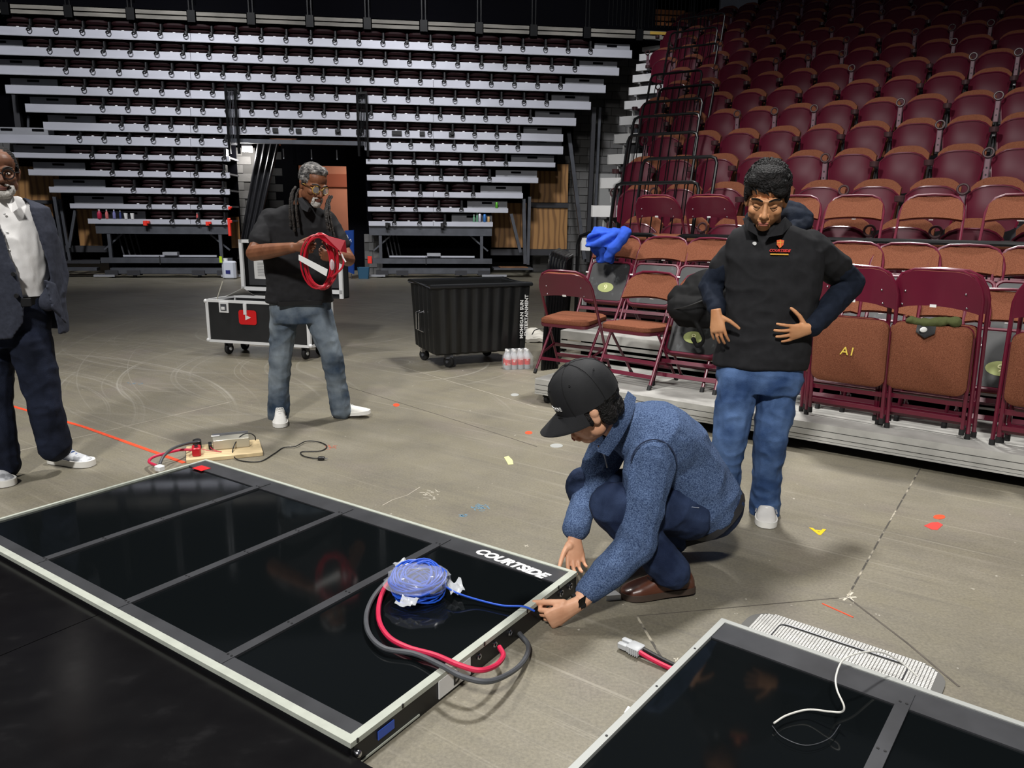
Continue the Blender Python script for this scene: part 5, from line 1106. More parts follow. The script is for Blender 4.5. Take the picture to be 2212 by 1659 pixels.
# ---------------------------------------------------------------- young man standing at right
def young_man():
    Y = 3.6; J = lambda x, y, d=0.0: at(x, y, Y+d); o = G(1650, 1110); o.z = 0
    lat = V((.955, -.28, 0)).normalized(); fr = V((-lat.y, lat.x, 0))*-1; sc = 1/455
    skin = skinmat('skin_tan', S(182, 126, 86), S(206, 152, 110))
    b = MB(); C = J(1655, 430, -.06); H = head(b, C, V((-.30, -.90, -.33)), V((-.08, -.36, .93)), 1.12, .98)
    limb(b, [(J(1660, 468, .02), .056), (J(1658, 520, .03), .062)])
    TR = [(1655, 495, 46, .065), (1668, 518, 80, .08), (1672, 560, 86, .10), (1668, 640, 82, .10), (1655, 720, 78, .10), (1645, 800, 82, .105)]
    trunk(b, [(J(x, y), lat*hw*sc, fr*dp) for x, y, hw, dp in TR])
    la = [(J(1599, 534, .06), .055), (J(1534, 620, .12), .046), (J(1549, 668, -.02), .032)]; ra = [(J(1757, 534, -.02), .055), (J(1838, 612, .10), .046), (J(1756, 706, -.15), .031)]
    limb(b, la); limb(b, ra)
    hand(b, J(1547, 676, -.08), V((.12, -.22, -1)), V((.75, -.55, .1)), -1, curl=(.25, .35, .25), spread=.07, thumb=(.5, .7, .3), s=.92)
    hand(b, J(1750, 710, -.17), V((-1, -.06, -.20)), V((-.25, -.25, 1)), 1, curl=(.12, .22, .2), spread=.17, thumb=(.35, .9, .25), s=.95)
    ll = [(J(1600, 805), .082), (J(1577, 940, -.02), .062), (J(1560, 1078, .02), .05)]; rl = [(J(1684, 805), .082), (J(1664, 945, -.02), .060), (J(1652, 1095, .05), .046)]
    limb(b, ll); limb(b, rl)
    body = place(fuse(b, .0036, 3), 'person', skin, None, o)
    tag(body, 'young person in a black polo over a navy hoodie, hands on hips', 'person')
    face_bits(H, body, o, skin, M_hairblk, mat('lips_rose', S(170, 100, 84), .5), 'down', 1.04)
    # hair
    h = MB(); hp = lambda x, y, z: H @ V((x, y, z)); M3 = H.to_3x3()
    h.ell(hp(0, -.022, .058), (.082, .101, .084), M3, 20, 12); h.ell(hp(.0, .025, .105), (.072, .066, .046), M3); h.ell(hp(-.02, .062, .082), (.056, .034, .034), M3); h.ell(hp(.035, .055, .09), (.045, .033, .03), M3); h.ell(hp(-.055, .04, .055), (.026, .04, .038), M3); h.ell(hp(.062, .02, .055), (.018, .04, .038), M3); h.ell(hp(-.046, .074, .055), (.030, .020, .022), M3)
    for sx in (-1, 1): h.ell(hp(sx*.078, .0, .03), (.012, .028, .045), M3)
    hair = place(fuse(h, .004, 3), 'hair', M_hairblk, body, o)
    random.seed(21); hk = MB()
    for i in range(300):
        a = random.uniform(0, 2*PI); t = random.uniform(0, 1)**.6*1.5; sx_, sy_, cz_ = math.sin(t)*math.cos(a), math.sin(t)*math.sin(a), math.cos(t)
        base = V((sx_*.078, -.015+sy_*.098, .062+cz_*.088)); nrm = V((sx_, sy_, cz_)); dirv = (V((-.55+random.uniform(-.3, .3), 1.0, -.25)) if sy_ > -.2 else V((random.uniform(-.4, .4), -.3, -1)))
        dirv = (dirv-nrm*dirv.dot(nrm)).normalized(); side = nrm.cross(dirv); L = random.uniform(.03, .06); ph = random.uniform(0, 6); pts = []
        for k in range(7):
            s_ = k/6; drop = -.35*s_*s_*L; pts.append(hp(*(base+dirv*L*s_+nrm*(-.004+.011*math.sin(PI*min(1, s_*1.1))+random.uniform(0, .003))+side*.006*math.sin(s_*6+ph)+V((0, 0, drop)))))
        if pts[-1] and (H.inverted() @ pts[-1]).z < .040 and (H.inverted() @ pts[-1]).y > .05: continue
        hk.tube(pts, [.0055, .0075, .008, .0075, .0065, .0045, .0015], 5)
    build(hk, 'hair_locks', M_hairblk, hair, o)
    # hoodie sleeves, hood
    M_navy = mat('navy_fleece', S(24, 30, 42), .85, spec=.15, var=.15, vscale=20, bump=.12, bscale=220)
    sl = MB(); limb(sl, [(la[0][0], .064), (la[0][0].lerp(la[1][0], .6), .064), (la[1][0], .055), (la[1][0].lerp(la[2][0], .6), .050), (la[2][0], .043)]); limb(sl, [(ra[0][0], .064), (ra[0][0].lerp(ra[1][0], .6), .066), (ra[1][0], .064), (ra[1][0].lerp(ra[2][0], .55), .055), (ra[2][0], .043)])
    sl.tube(cr([J(1617, 492, .02), J(1622, 470, .09), J(1680, 452, .15), J(1716, 458, .13), J(1738, 480, .09), J(1712, 496, .02), J(1680, 502, -.05)], 6), [.018]*6+[.03]*6+[.042]*6+[.046]*6+[.040]*6+[.026]*7, 10)
    sl.ell(J(1712, 474, .12), (.075, .08, .06))
    place(fuse(sl, .006, 4, wr(.0045, 15, 3, (1, 1, 1.4))), 'hoodie', M_navy, body, o)
    # polo shirt
    M_polo = mat('black_polo', S(33, 33, 35), .85, spec=.2, var=.12, vscale=30, bump=.08, bscale=400)
    p = MB(); trunk(p, [(J(1655, 484), lat*44*sc, fr*.075), (J(1662, 499), lat*72*sc, fr*.088), (J(1670, 516), lat*93*sc, fr*.10), (J(1671, 556), lat*100*sc, fr*.122), (J(1668, 620), lat*97*sc, fr*.124), (J(1658, 690), lat*92*sc, fr*.12), (J(1648, 745), lat*97*sc, fr*.125), (J(1640, 790), lat*99*sc, fr*.128)], 26, .82)
    limb(p, [(la[0][0]+V((.02, 0, .0)), .074), (la[0][0].lerp(la[1][0], .50), .070)]); limb(p, [(ra[0][0]+V((-.02, 0, .0)), .078), (ra[0][0].lerp(ra[1][0], .58), .074)])
    place(fuse(p, .007, 5, wr(.0075, 7, 9, (1, 1, 1.7))), 'polo_shirt', M_polo, body, o)
    for sx, pts in ((-1, [(1640, 512), (1614, 496), (1606, 474), (1620, 468)]), (1, [(1656, 513), (1690, 507), (1712, 484), (1698, 470)])):
        q = [J(x, y, -.112+.07*(i > 1)-.03*(sx > 0)) for i, (x, y) in enumerate(pts)]; build(MB().loft([q, [v+V((0, .012, .004)) for v in q]]), 'collar', M_polo, body, o, False)
    bt = J(1630, 526, -.082); build(MB().cyl(bt+V((0, -.004, 0)), bt+V((0, .012, 0)), .008), 'button', M_label, body, o)
    # chest logo
    lo = J(1685, 527, -.111); X = lat; Fl = frame(lo, X, V((0, .05, 1))); M_lr = mat('logo_red', S(206, 44, 40), .6); M_ly = mat('logo_yellow', S(226, 170, 60), .6)
    lg = build(MB().prism([(-.016, .016), (0, .02), (.016, .016), (.014, -.004), (0, -.02), (-.014, -.004)], 0, .013, Fl), 'logo_shield', mat('logo_orange', S(226, 96, 44), .6), body, o, False)
    build(MB().bar(Fl @ V((-.014, .004, .0135)), Fl @ V((.014, .008, .0135)), .003, .002, fr).bar(Fl @ V((0, .018, .0135)), Fl @ V((.002, -.016, .0135)), .003, .002, fr), 'logo_lines', M_ly, lg, o, False)
    text('COURTSIDE', Fl @ Matrix.Translation((0, -.030, .012)), .0165, M_lr, body, o, 'logo_lettering', shear=.25, bold=.0008, depth=.003); build(MB().box(Fl @ V((0, -.046, .012)), (.078, .005, .014), X, V((0, 0, 1)), fr), 'logo_bar', M_ly, body, o, False)
    # jeans
    M_j = denim('blue_denim', S(44, 66, 104), S(86, 112, 154))
    j = MB(); trunk(j, [(J(1642, 770), lat*88*sc, fr*.112), (J(1640, 815), lat*92*sc, fr*.118), (J(1640, 845), lat*84*sc, fr*.108)])
    limb(j, [(J(1597, 812), .098), (J(1586, 880, -.01), .092), (J(1577, 945, -.03), .08), (J(1566, 1010), .076), (J(1560, 1102, .02), .080)]); limb(j, [(J(1683, 812), .098), (J(1675, 880, -.02), .092), (J(1665, 945, -.03), .080), (J(1657, 1020, .01), .070), (J(1652, 1100, .05), .074)])
    place(fuse(j, .0065, 4, wr(.006, 9, 5, (1, 1, 1.5))), 'jeans', M_j, body, o)
    trim(bpy.data.objects[body.children[-1].name].data, [(J(1652, 1086, .05)-o, V((0, -.25, -1)), .14), (J(1560, 1096, .02)-o, V((0, 0, -1)), .13)])
    M_sh = mat('sneaker_white', S(206, 203, 198), .6, var=.06, vscale=12); M_so = mat('sneaker_sole', S(224, 222, 216), .6)
    t1 = G(1655, 1143); h1 = t1+V((.085, .285, 0)); shoe(body, o, h1, t1, UPZ, M_sh, M_so, 1.0, 1.0, .03, M_label, stripe=mat('sneaker_grey', S(150, 150, 152), .6))
    t2 = G(1545, 1105); shoe(body, o, t2+V((.10, .26, 0)), t2, UPZ, M_sh, M_so, 1.0, 1.0, .03, M_label)
young_man()

# ---------------------------------------------------------------- man walking with red cables
def cable_man():
    Y = 5.35; J = lambda x, y, d=0.0: at(x, y, Y+d); o = G(670, 905); sc = 1/303
    lat = V((.92, .38, 0)).normalized(); fr = V((lat.y, -lat.x, 0))
    skin = skinmat('skin_brown', S(104, 64, 44), S(134, 88, 62))
    b = MB(); C = J(676, 400, -.06); H = head(b, C, V((.66, -.68, -.32)), V((.22, -.1, .97)), 1.06, 1.05)
    limb(b, [(J(664, 418, .0), .058), (J(648, 455, .03), .064)])
    trunk(b, [(J(648, 448), lat*30*sc, fr*.07), (J(640, 470), lat*60*sc, fr*.09), (J(640, 520), lat*58*sc, fr*.11), (J(644, 600), lat*55*sc, fr*.11), (J(646, 660), lat*56*sc, fr*.11)])
    la = [(J(588, 478, -.02), .062), (J(548, 547, -.22), .052), (J(632, 535, -.42), .034)]; ra = [(J(702, 482, .10), .062), (J(752, 560, .02), .050), (J(728, 555, -.30), .033)]
    limb(b, la[:1]+[(la[0][0].lerp(la[1][0], .5), .056)]+la[1:2]+[(la[1][0].lerp(la[2][0], .35), .052)]+la[2:]); limb(b, ra)
    hand(b, J(638, 534, -.43), V((.95, -.15, -.02)), V((.1, -.25, .95)), -1, curl=(.75, .75, .5), spread=.05, thumb=(.7, .35, .55), s=1.0)
    hand(b, J(730, 556, -.32), V((-.75, -.30, .12)), V((-.1, -.5, .85)), 1, curl=(.7, .8, .6), spread=.06, thumb=(.7, .4, .5), s=1.0)
    limb(b, [(J(615, 690, -.03), .066), (J(606, 768, .0), .052), (J(603, 870, .045), .040)]); limb(b, [(J(688, 690, .03), .066), (J(716, 767, .0), .055), (J(735, 868, .08), .045)])
    body = place(fuse(b, .0042, 3), 'person', skin, None, o); tag(body, 'bearded person in black polo and faded jeans holding a coil of red cables', 'person')
    face_bits(H, body, o, skin, mat('grey_brow', S(60, 54, 50), .7), mat('lips_dark', S(104, 62, 54), .5), 'down', 1.06)
    hp = lambda x, y, z: H @ V((x, y, z)); M3 = H.to_3x3()
    M_gh = mat('grey_hair', S(30, 28, 28), .6, col2=S(150, 146, 142), vscale=38, ramp=(.42, .7), bump=.6, bscale=120)
    h = MB(); h.ell(hp(0, -.026, .052), (.082, .098, .083), M3, 20, 12); h.ell(hp(0, .022, .098), (.066, .058, .035), M3); h.ell(hp(0, -.09, .03), (.06, .04, .05), M3)
    for sx in (-1, 1): h.ell(hp(sx*.075, -.005, .03), (.010, .028, .04), M3)
    place(fuse(h, .005, 1, lambda p: .004*(1-2*abs(noise.noise(V((p.x*30, p.y*30, p.z*50)))))), 'hair', M_gh, body, o)
    g = MB(); g.ell(hp(0, .076, -.098), (.032, .032, .024), M3); g.ell(hp(0, .090, -.088), (.024, .017, .014), M3)
    for sx in (-1, 1): g.ell(hp(sx*.029, .084, -.075), (.008, .013, .022), M3); g.ell(hp(sx*.018, .098, -.056), (.014, .008, .005), M3)
    place(fuse(g, .004, 1, lambda p: .003*noise.noise(p*80)), 'beard', mat('white_beard', S(186, 182, 176), .8, col2=S(90, 84, 80), vscale=60, ramp=(.55, .8), bump=.5, bscale=220), body, o)
    # dreadlocks
    M_lk = mat('lock_hair', S(16, 14, 13), .8, col2=S(40, 32, 26), vscale=30, bump=.8, bscale=90)
    random.seed(31)
    for i, (x0, y0, x1, y1, dd) in enumerate(((632, 420, 636, 500, -.13), (628, 425, 628, 490, -.12), (640, 425, 645, 492, -.14), (706, 440, 714, 500, -.13), (711, 440, 722, 512, -.10), (704, 446, 708, 495, -.15))):
        pth = cr([J(x0+6, y0-16, .02), J(x0, y0, dd*.6), J((x0+x1)/2-2, (y0+y1)/2, dd*1.15), J(x1, y1, dd*1.25)], 6); build(MB().tube(pth, [.0085+.002*math.sin(k*1.9) for k in range(len(pth))], 7), 'dreadlock', M_lk, body, o)
    # glasses
    M_tor = mat('tortoise_gold', S(186, 150, 70), .3, col2=S(50, 32, 16), vscale=45, ramp=(.45, .55))
    gl = MB()
    for sx in (-1, 1): gl.torus(hp(sx*.033, .1, -.004), .024*1.06, .0032, H.to_3x3() @ V((sx*.12, 1, .05)), 18, 6); gl.tube([hp(sx*.058, .093, .004), hp(sx*.08, .02, .006), hp(sx*.082, -.01, .0)], .003, 6)
    gl.tube([hp(-.009, .106, .0), hp(0, .109, .003), hp(.009, .106, .0)], .003, 6); gs = build(gl, 'glasses', M_tor, body, o)
    for sx in (-1, 1): build(MB().cyl(hp(sx*.033, .0995, -.004), hp(sx*.033, .1005, -.004), .0235, n=16), 'lens', mat('lens_glass', S(190, 196, 200), .05, spec=.8, alpha=.25), gs, o)
    M_polo = mat('black_polo', S(33, 33, 35), .85)
    p = MB(); trunk(p, [(J(650, 444), lat*32*sc, fr*.08), (J(641, 464), lat*68*sc, fr*.10), (J(639, 500), lat*72*sc, fr*.125), (J(642, 560), lat*68*sc, fr*.13), (J(646, 610), lat*66*sc, fr*.13), (J(648, 652), lat*70*sc, fr*.135)], 26, .85)
    limb(p, [(la[0][0], .090), (la[0][0].lerp(la[1][0], .62), .080)]); limb(p, [(ra[0][0], .09), (ra[0][0].lerp(ra[1][0], .6), .078)])
    place(fuse(p, .0075, 5, wr(.006, 7, 2, (1, 1, 1.6))), 'polo_shirt', M_polo, body, o)
    q = [J(641, 428, -.08), J(652, 452, -.15), J(664, 458, -.17), J(668, 448, -.16), J(652, 426, -.08)]; build(MB().loft([q, [v+V((.01, .03, 0)) for v in q]]), 'collar', M_polo, body, o, False)
    M_j = denim('faded_denim', S(48, 62, 80), S(128, 138, 146), 4)
    j = MB(); trunk(j, [(J(648, 645), lat*62*sc, fr*.12), (J(650, 675), lat*63*sc, fr*.125), (J(650, 695), lat*58*sc, fr*.115)])
    limb(j, [(J(615, 680, -.03), .098), (J(609, 730), .088), (J(606, 770), .078), (J(603, 830, .02), .073), (J(602, 895, .05), .076)]); limb(j, [(J(688, 680, .03), .1), (J(702, 725), .088), (J(716, 768, .0), .078), (J(727, 825, .05), .070), (J(737, 885, .08), .076)])
    place(fuse(j, .007, 4, wr(.006, 9, 8, (1, 1, 1.4))), 'jeans', M_j, body, o)
    trim(body.children[-1].data, [(J(602, 884, .05)-o, V((0, -.2, -1)), .13), (J(735, 877, .08)-o, V((.15, 0, -1)), .12)])
    build(MB().rbox(J(648, 655, -.13), (.30, .012, .035), .004, lat, fr), 'belt', M_black, body, o)
    M_sh = mat('canvas_white', S(222, 220, 214), .7, var=.04, vscale=20); M_so = mat('sole_white', S(230, 228, 222), .55)
    t1 = G(606, 925); shoe(body, o, t1+V((-.085, .28, 0)), t1, UPZ, M_sh, M_so, 1.0, .95, .03, M_label); h2 = G(716, 903); d2 = V((1, -.06, 0)).normalized(); shoe(body, o, h2+V((0, .06, 0)), h2+d2*.285+V((0, .04, .03)), V((-.1, 0, 1)).normalized(), M_sh, M_so, 1.0, .95, .03, M_label)
    # cable coil held in both hands
    co = J(690, 562, -.44); rc = empty('red_cable_coil', co, 0, 'coil of red cables with white tag held by the walking person', 'cable'); mb = MB(); random.seed(8)
    M_rc = mat('held_red', S(176, 20, 40), .4)
    for i in range(11):
        dx = random.uniform(-.02, .02); ph = random.uniform(-.25, .25); w_ = random.uniform(.075, .105); hh = random.uniform(.15, .18)
        mb.tube([co+V((dx+w_*math.cos(2*PI*k/26)+.25*hh*ph*math.sin(2*PI*k/26), random.uniform(-.001, .001)+.03*math.sin(i)+.02*math.cos(2*PI*k/26), -.01+hh*math.sin(2*PI*k/26))) for k in range(26)], .0058, 6, closed=True)
    build(mb, 'wound_cable', M_rc, rc, co)
    build(MB().tube(cr([J(735, 545, -.42), J(742, 560, -.44), J(738, 580, -.46), J(715, 600, -.46), J(700, 622, -.46)], 6), .0065, 7), 'loose_end', M_rc, rc, co)
    a_, b_, c_, d_ = J(645, 550, -.54), J(708, 582, -.54), J(705, 597, -.54), J(645, 562, -.54); build(MB().loft([[a_, b_, c_, d_], [v+V((0, .003, 0)) for v in (a_, b_, c_, d_)]]), 'white_tag', M_label, rc, co, False)
    fl = [J(680, 506, -.45), J(700, 508, -.5), J(745, 520, -.48), J(748, 546, -.46), J(735, 543, -.5), J(705, 525, -.52)]; build(MB().loft([fl, [v+V((0, .02, .0)) for v in fl]]), 'red_pouch', mat('red_pouch', S(170, 26, 44), .35), rc, co, False)
    build(MB().ell(J(717, 572, -.46), (.016, .012, .035)), 'clear_wrap', mat('clear_bag_flap', S(235, 238, 242), .15, alpha=.4), rc, co); build(MB().tube(cr([J(738, 548, -.48), J(742, 558, -.48), J(747, 566, -.48)], 4), .005, 5), 'white_tie', M_label, rc, co)
cable_man()

# ---------------------------------------------------------------- man in a blazer at the left edge
def blazer_man():
    Y = 4.12; J = lambda x, y, d=0.0: at(x, y, Y+d); o = G(60, 1030); sc = 1/398
    lat = V((.86, .51, 0)).normalized(); fr = V((lat.y, -lat.x, 0))
    skin = skinmat('skin_deep', S(96, 62, 46), S(124, 84, 62))
    b = MB(); C = J(0, 374, -.05); H = head(b, C, V((.55, -.84, -.05)), V((0, -.05, 1)), 1.05, 1.05); limb(b, [(J(0, 400, .02), .06), (J(2, 440, .02), .066)])
    trunk(b, [(J(2, 430), lat*30*sc, fr*.07), (J(2, 452), lat*66*sc, fr*.09), (J(8, 520), lat*74*sc, fr*.12), (J(12, 620), lat*72*sc, fr*.14), (J(18, 700), lat*72*sc, fr*.13)])
    ra = [(J(80, 470, .09), .058), (J(120, 590, .16), .046), (J(88, 652, .05), .034)]; la = [(J(-78, 470, -.09), .058), (J(-105, 590, -.02), .046), (J(-70, 690, -.15), .034)]
    limb(b, ra); limb(b, la); hand(b, J(80, 655, .06), V((-.45, -.05, -1)), V((-.7, -.6, .2)), -1, curl=(.3, .4, .3)); hand(b, la[2][0], V((.2, 0, -1)), V((.5, -.8, 0)), 1)
    limb(b, [(J(-22, 720), .088), (J(-15, 860, -.03), .064), (J(0, 1005, -.05), .048)]); limb(b, [(J(62, 720), .088), (J(90, 850, .0), .064), (J(120, 970, .05), .048)])
    body = place(fuse(b, .0045, 3), 'person', skin, None, o); tag(body, 'person in dark blazer and white shirt standing at the left edge, hand in pocket', 'person')
    face_bits(H, body, o, skin, mat('grey_brow', S(60, 54, 50), .7), mat('lips_dark', S(104, 62, 54), .5), 'open', 1.03)
    hp = lambda x, y, z: H @ V((x, y, z)); M3 = H.to_3x3()
    h = MB(); h.ell(hp(0, -.026, .052), (.080, .095, .080), M3, 18, 12)
    for sx in (-1, 1): h.ell(hp(sx*.074, -.005, .025), (.009, .026, .035), M3)
    place(fuse(h, .005, 1, lambda p: .002*noise.noise(p*90)), 'hair', M_hairblk, body, o)
    g = MB(); g.ell(hp(0, .07, -.098), (.04, .036, .026), M3)
    for sx in (-1, 1): g.ell(hp(sx*.038, .062, -.078), (.016, .028, .026), M3); g.ell(hp(sx*.018, .096, -.056), (.016, .009, .0055), M3)
    place(fuse(g, .004, 1, lambda p: .002*noise.noise(p*90)), 'beard', mat('white_beard', S(186, 182, 176), .8), body, o)
    gl = MB()
    for sx in (-1, 1): gl.torus(hp(sx*.034, .1, -.002), .026, .003, M3 @ V((sx*.12, 1, .05)), 18, 6); gl.tube([hp(sx*.06, .093, .004), hp(sx*.08, .02, .006), hp(sx*.08, -.01, 0)], .003, 6)
    gl.tube([hp(-.008, .106, .0), hp(0, .109, .003), hp(.008, .106, .0)], .003, 6); build(gl, 'glasses', M_black, body, o)
    M_ws = mat('white_shirt', S(232, 230, 228), .75, bump=.1, bscale=300)
    s = MB(); trunk(s, [(J(2, 424), lat*30*sc, fr*.08), (J(3, 450), lat*70*sc, fr*.102), (J(8, 520), lat*80*sc, fr*.142), (J(14, 600), lat*80*sc, fr*.16), (J(18, 645), lat*76*sc, fr*.15)], 24, .9)
    place(fuse(s, .007, 4, wr(.004, 11, 4, (1.5, 1.5, .8))), 'shirt', M_ws, body, o)
    fo = lambda px, py, q: J(px, py)+fr*q
    for i in range(5): bp = fo(12+i*5, 462+i*38, .116+.008*i); build(MB().ell(bp, .006, n=8, m=5), 'shirt_button', M_label, body, o)
    q = [fo(13, 432, .105), fo(28, 420, .07), fo(41, 450, .116), fo(28, 460, .128)]; build(MB().loft([q, [v-fr*.012 for v in q]]), 'collar', M_ws, body, o, False)
    # blazer: open front shell
    M_bz = mat('blazer_wool', S(56, 59, 70), .85, spec=.15, var=.12, vscale=60, bump=.12, bscale=350)
    rows = [(428, 2, 40, .092, 1.15), (448, 3, 82, .12, 1.05), (500, 7, 94, .150, .95), (570, 12, 98, .172, .86), (640, 18, 100, .18, .80), (690, 22, 104, .18, .82), (722, 22, 106, .178, .98)]
    def bz(u, v):
        k = v*(len(rows)-1); i = min(int(k), len(rows)-2); f = k-i; y, x, hw, dp, op = [rows[i][t]*(1-f)+rows[i+1][t]*f for t in range(5)]
        er = [.95, .62, .66, .79, .82, .82, .86]; el = [-.5, -.2, .0, .18, .29, .24, .05]; ac = lambda q: math.acos(max(-1, min(1, math.copysign(abs(q)**(1/.85), q))))
        a0 = ac(er[i]*(1-f)+er[i+1]*f); a1 = ac(el[i]*(1-f)+el[i+1]*f); a = a0+(a1-2*PI-a0)*u
        ca, sa = math.cos(a), math.sin(a); e = .85; c = J(x, y)
        nrm = (lat*ca+fr*sa).normalized()
        return c+lat*hw*sc*math.copysign(abs(ca)**e, ca)+fr*dp*math.copysign(abs(sa)**e, sa)+nrm*(.004*math.sin(u*40+v*5)*v), nrm
    bzm = MB().grid(bz, 60, 24, .012); limb(bzm, [(J(74, 470, .09), .078), (J(100, 530, .14), .072), (J(120, 592, .16), .066), (J(116, 630, .08), .060), (J(102, 652, .02), .052)]); limb(bzm, [(J(-74, 470, -.09), .078), (J(-105, 590, -.02), .068), (J(-72, 680, -.14), .052)])
    bzm.loft([[fo(96, 600, .16), fo(118, 610, .08), fo(143, 697, .05), fo(112, 660, .17)], [fo(98, 600, .13), fo(120, 612, .04), fo(143, 698, .02), fo(114, 662, .13)]])
    place(fuse(bzm, .006, 3, wr(.004, 9, 6)), 'blazer', M_bz, body, o)
    for px, py in ((32, 587), (38, 632)): bb = fo(px, py, .188); build(MB().cyl(bb+fr*.008, bb-fr*.02, .011), 'blazer_button', M_black, body, o)
    lp = [J(24, 425, -.05), J(48, 440, -.08), J(66, 520, -.155), J(62, 590, -.19), J(84, 520, -.15), J(62, 440, -.07)]
    M_j = denim('dark_denim', S(20, 24, 36), S(38, 44, 62), 6)
    j = MB(); trunk(j, [(J(20, 640), lat*74*sc, fr*.146), (J(20, 700), lat*78*sc, fr*.14), (J(22, 745), lat*76*sc, fr*.13)])
    limb(j, [(J(-20, 735, -.02), .108), (J(-16, 800), .10), (J(-12, 870, -.03), .086), (J(-2, 940, -.04), .084), (J(4, 1002, -.05), .090)]); limb(j, [(J(64, 735), .108), (J(80, 800), .1), (J(94, 862, .0), .086), (J(108, 920, .03), .082), (J(119, 962, .05), .088)])
    place(fuse(j, .007, 4, wr(.007, 8, 1, (1, 1, 1.5))), 'jeans', M_j, body, o)
    bl_ = MB(); trunk(bl_, [(J(20, 638), lat*77*sc, fr*.152), (J(20, 655), lat*78*sc, fr*.153)], 24, .9); bt = build(bl_, 'belt', mat('belt_leather', S(16, 15, 15), .4), body, o); build(MB().rbox(fo(58, 647, .150), (.05, .012, .045), .004, lat, fr), 'buckle', M_black, bt, o)
    M_sh = mat('runner_grey', S(150, 152, 156), .6, col2=S(214, 216, 220), vscale=16, ramp=(.45, .55)); M_so = mat('sole_white', S(230, 228, 222), .55)
    h1 = G(100, 1004); d1 = V((1, -.25, 0)).normalized(); shoe(body, o, h1+V((.0, .05, 0)), h1+V((0, .05, 0))+d1*.30, UPZ, M_sh, M_so, 1.05, 1.0, .038, mat('lace_blue', S(70, 110, 180), .6), stripe=mat('runner_dark', S(60, 62, 70), .6)); h2 = G(-50, 1040); shoe(body, o, h2+V((0, .08, 0)), h2+V((.24, -.08, 0)), UPZ, M_sh, M_so, 1.05, 1.0, .038, M_label, stripe=mat('runner_dark', S(60, 62, 70), .6))
blazer_man()

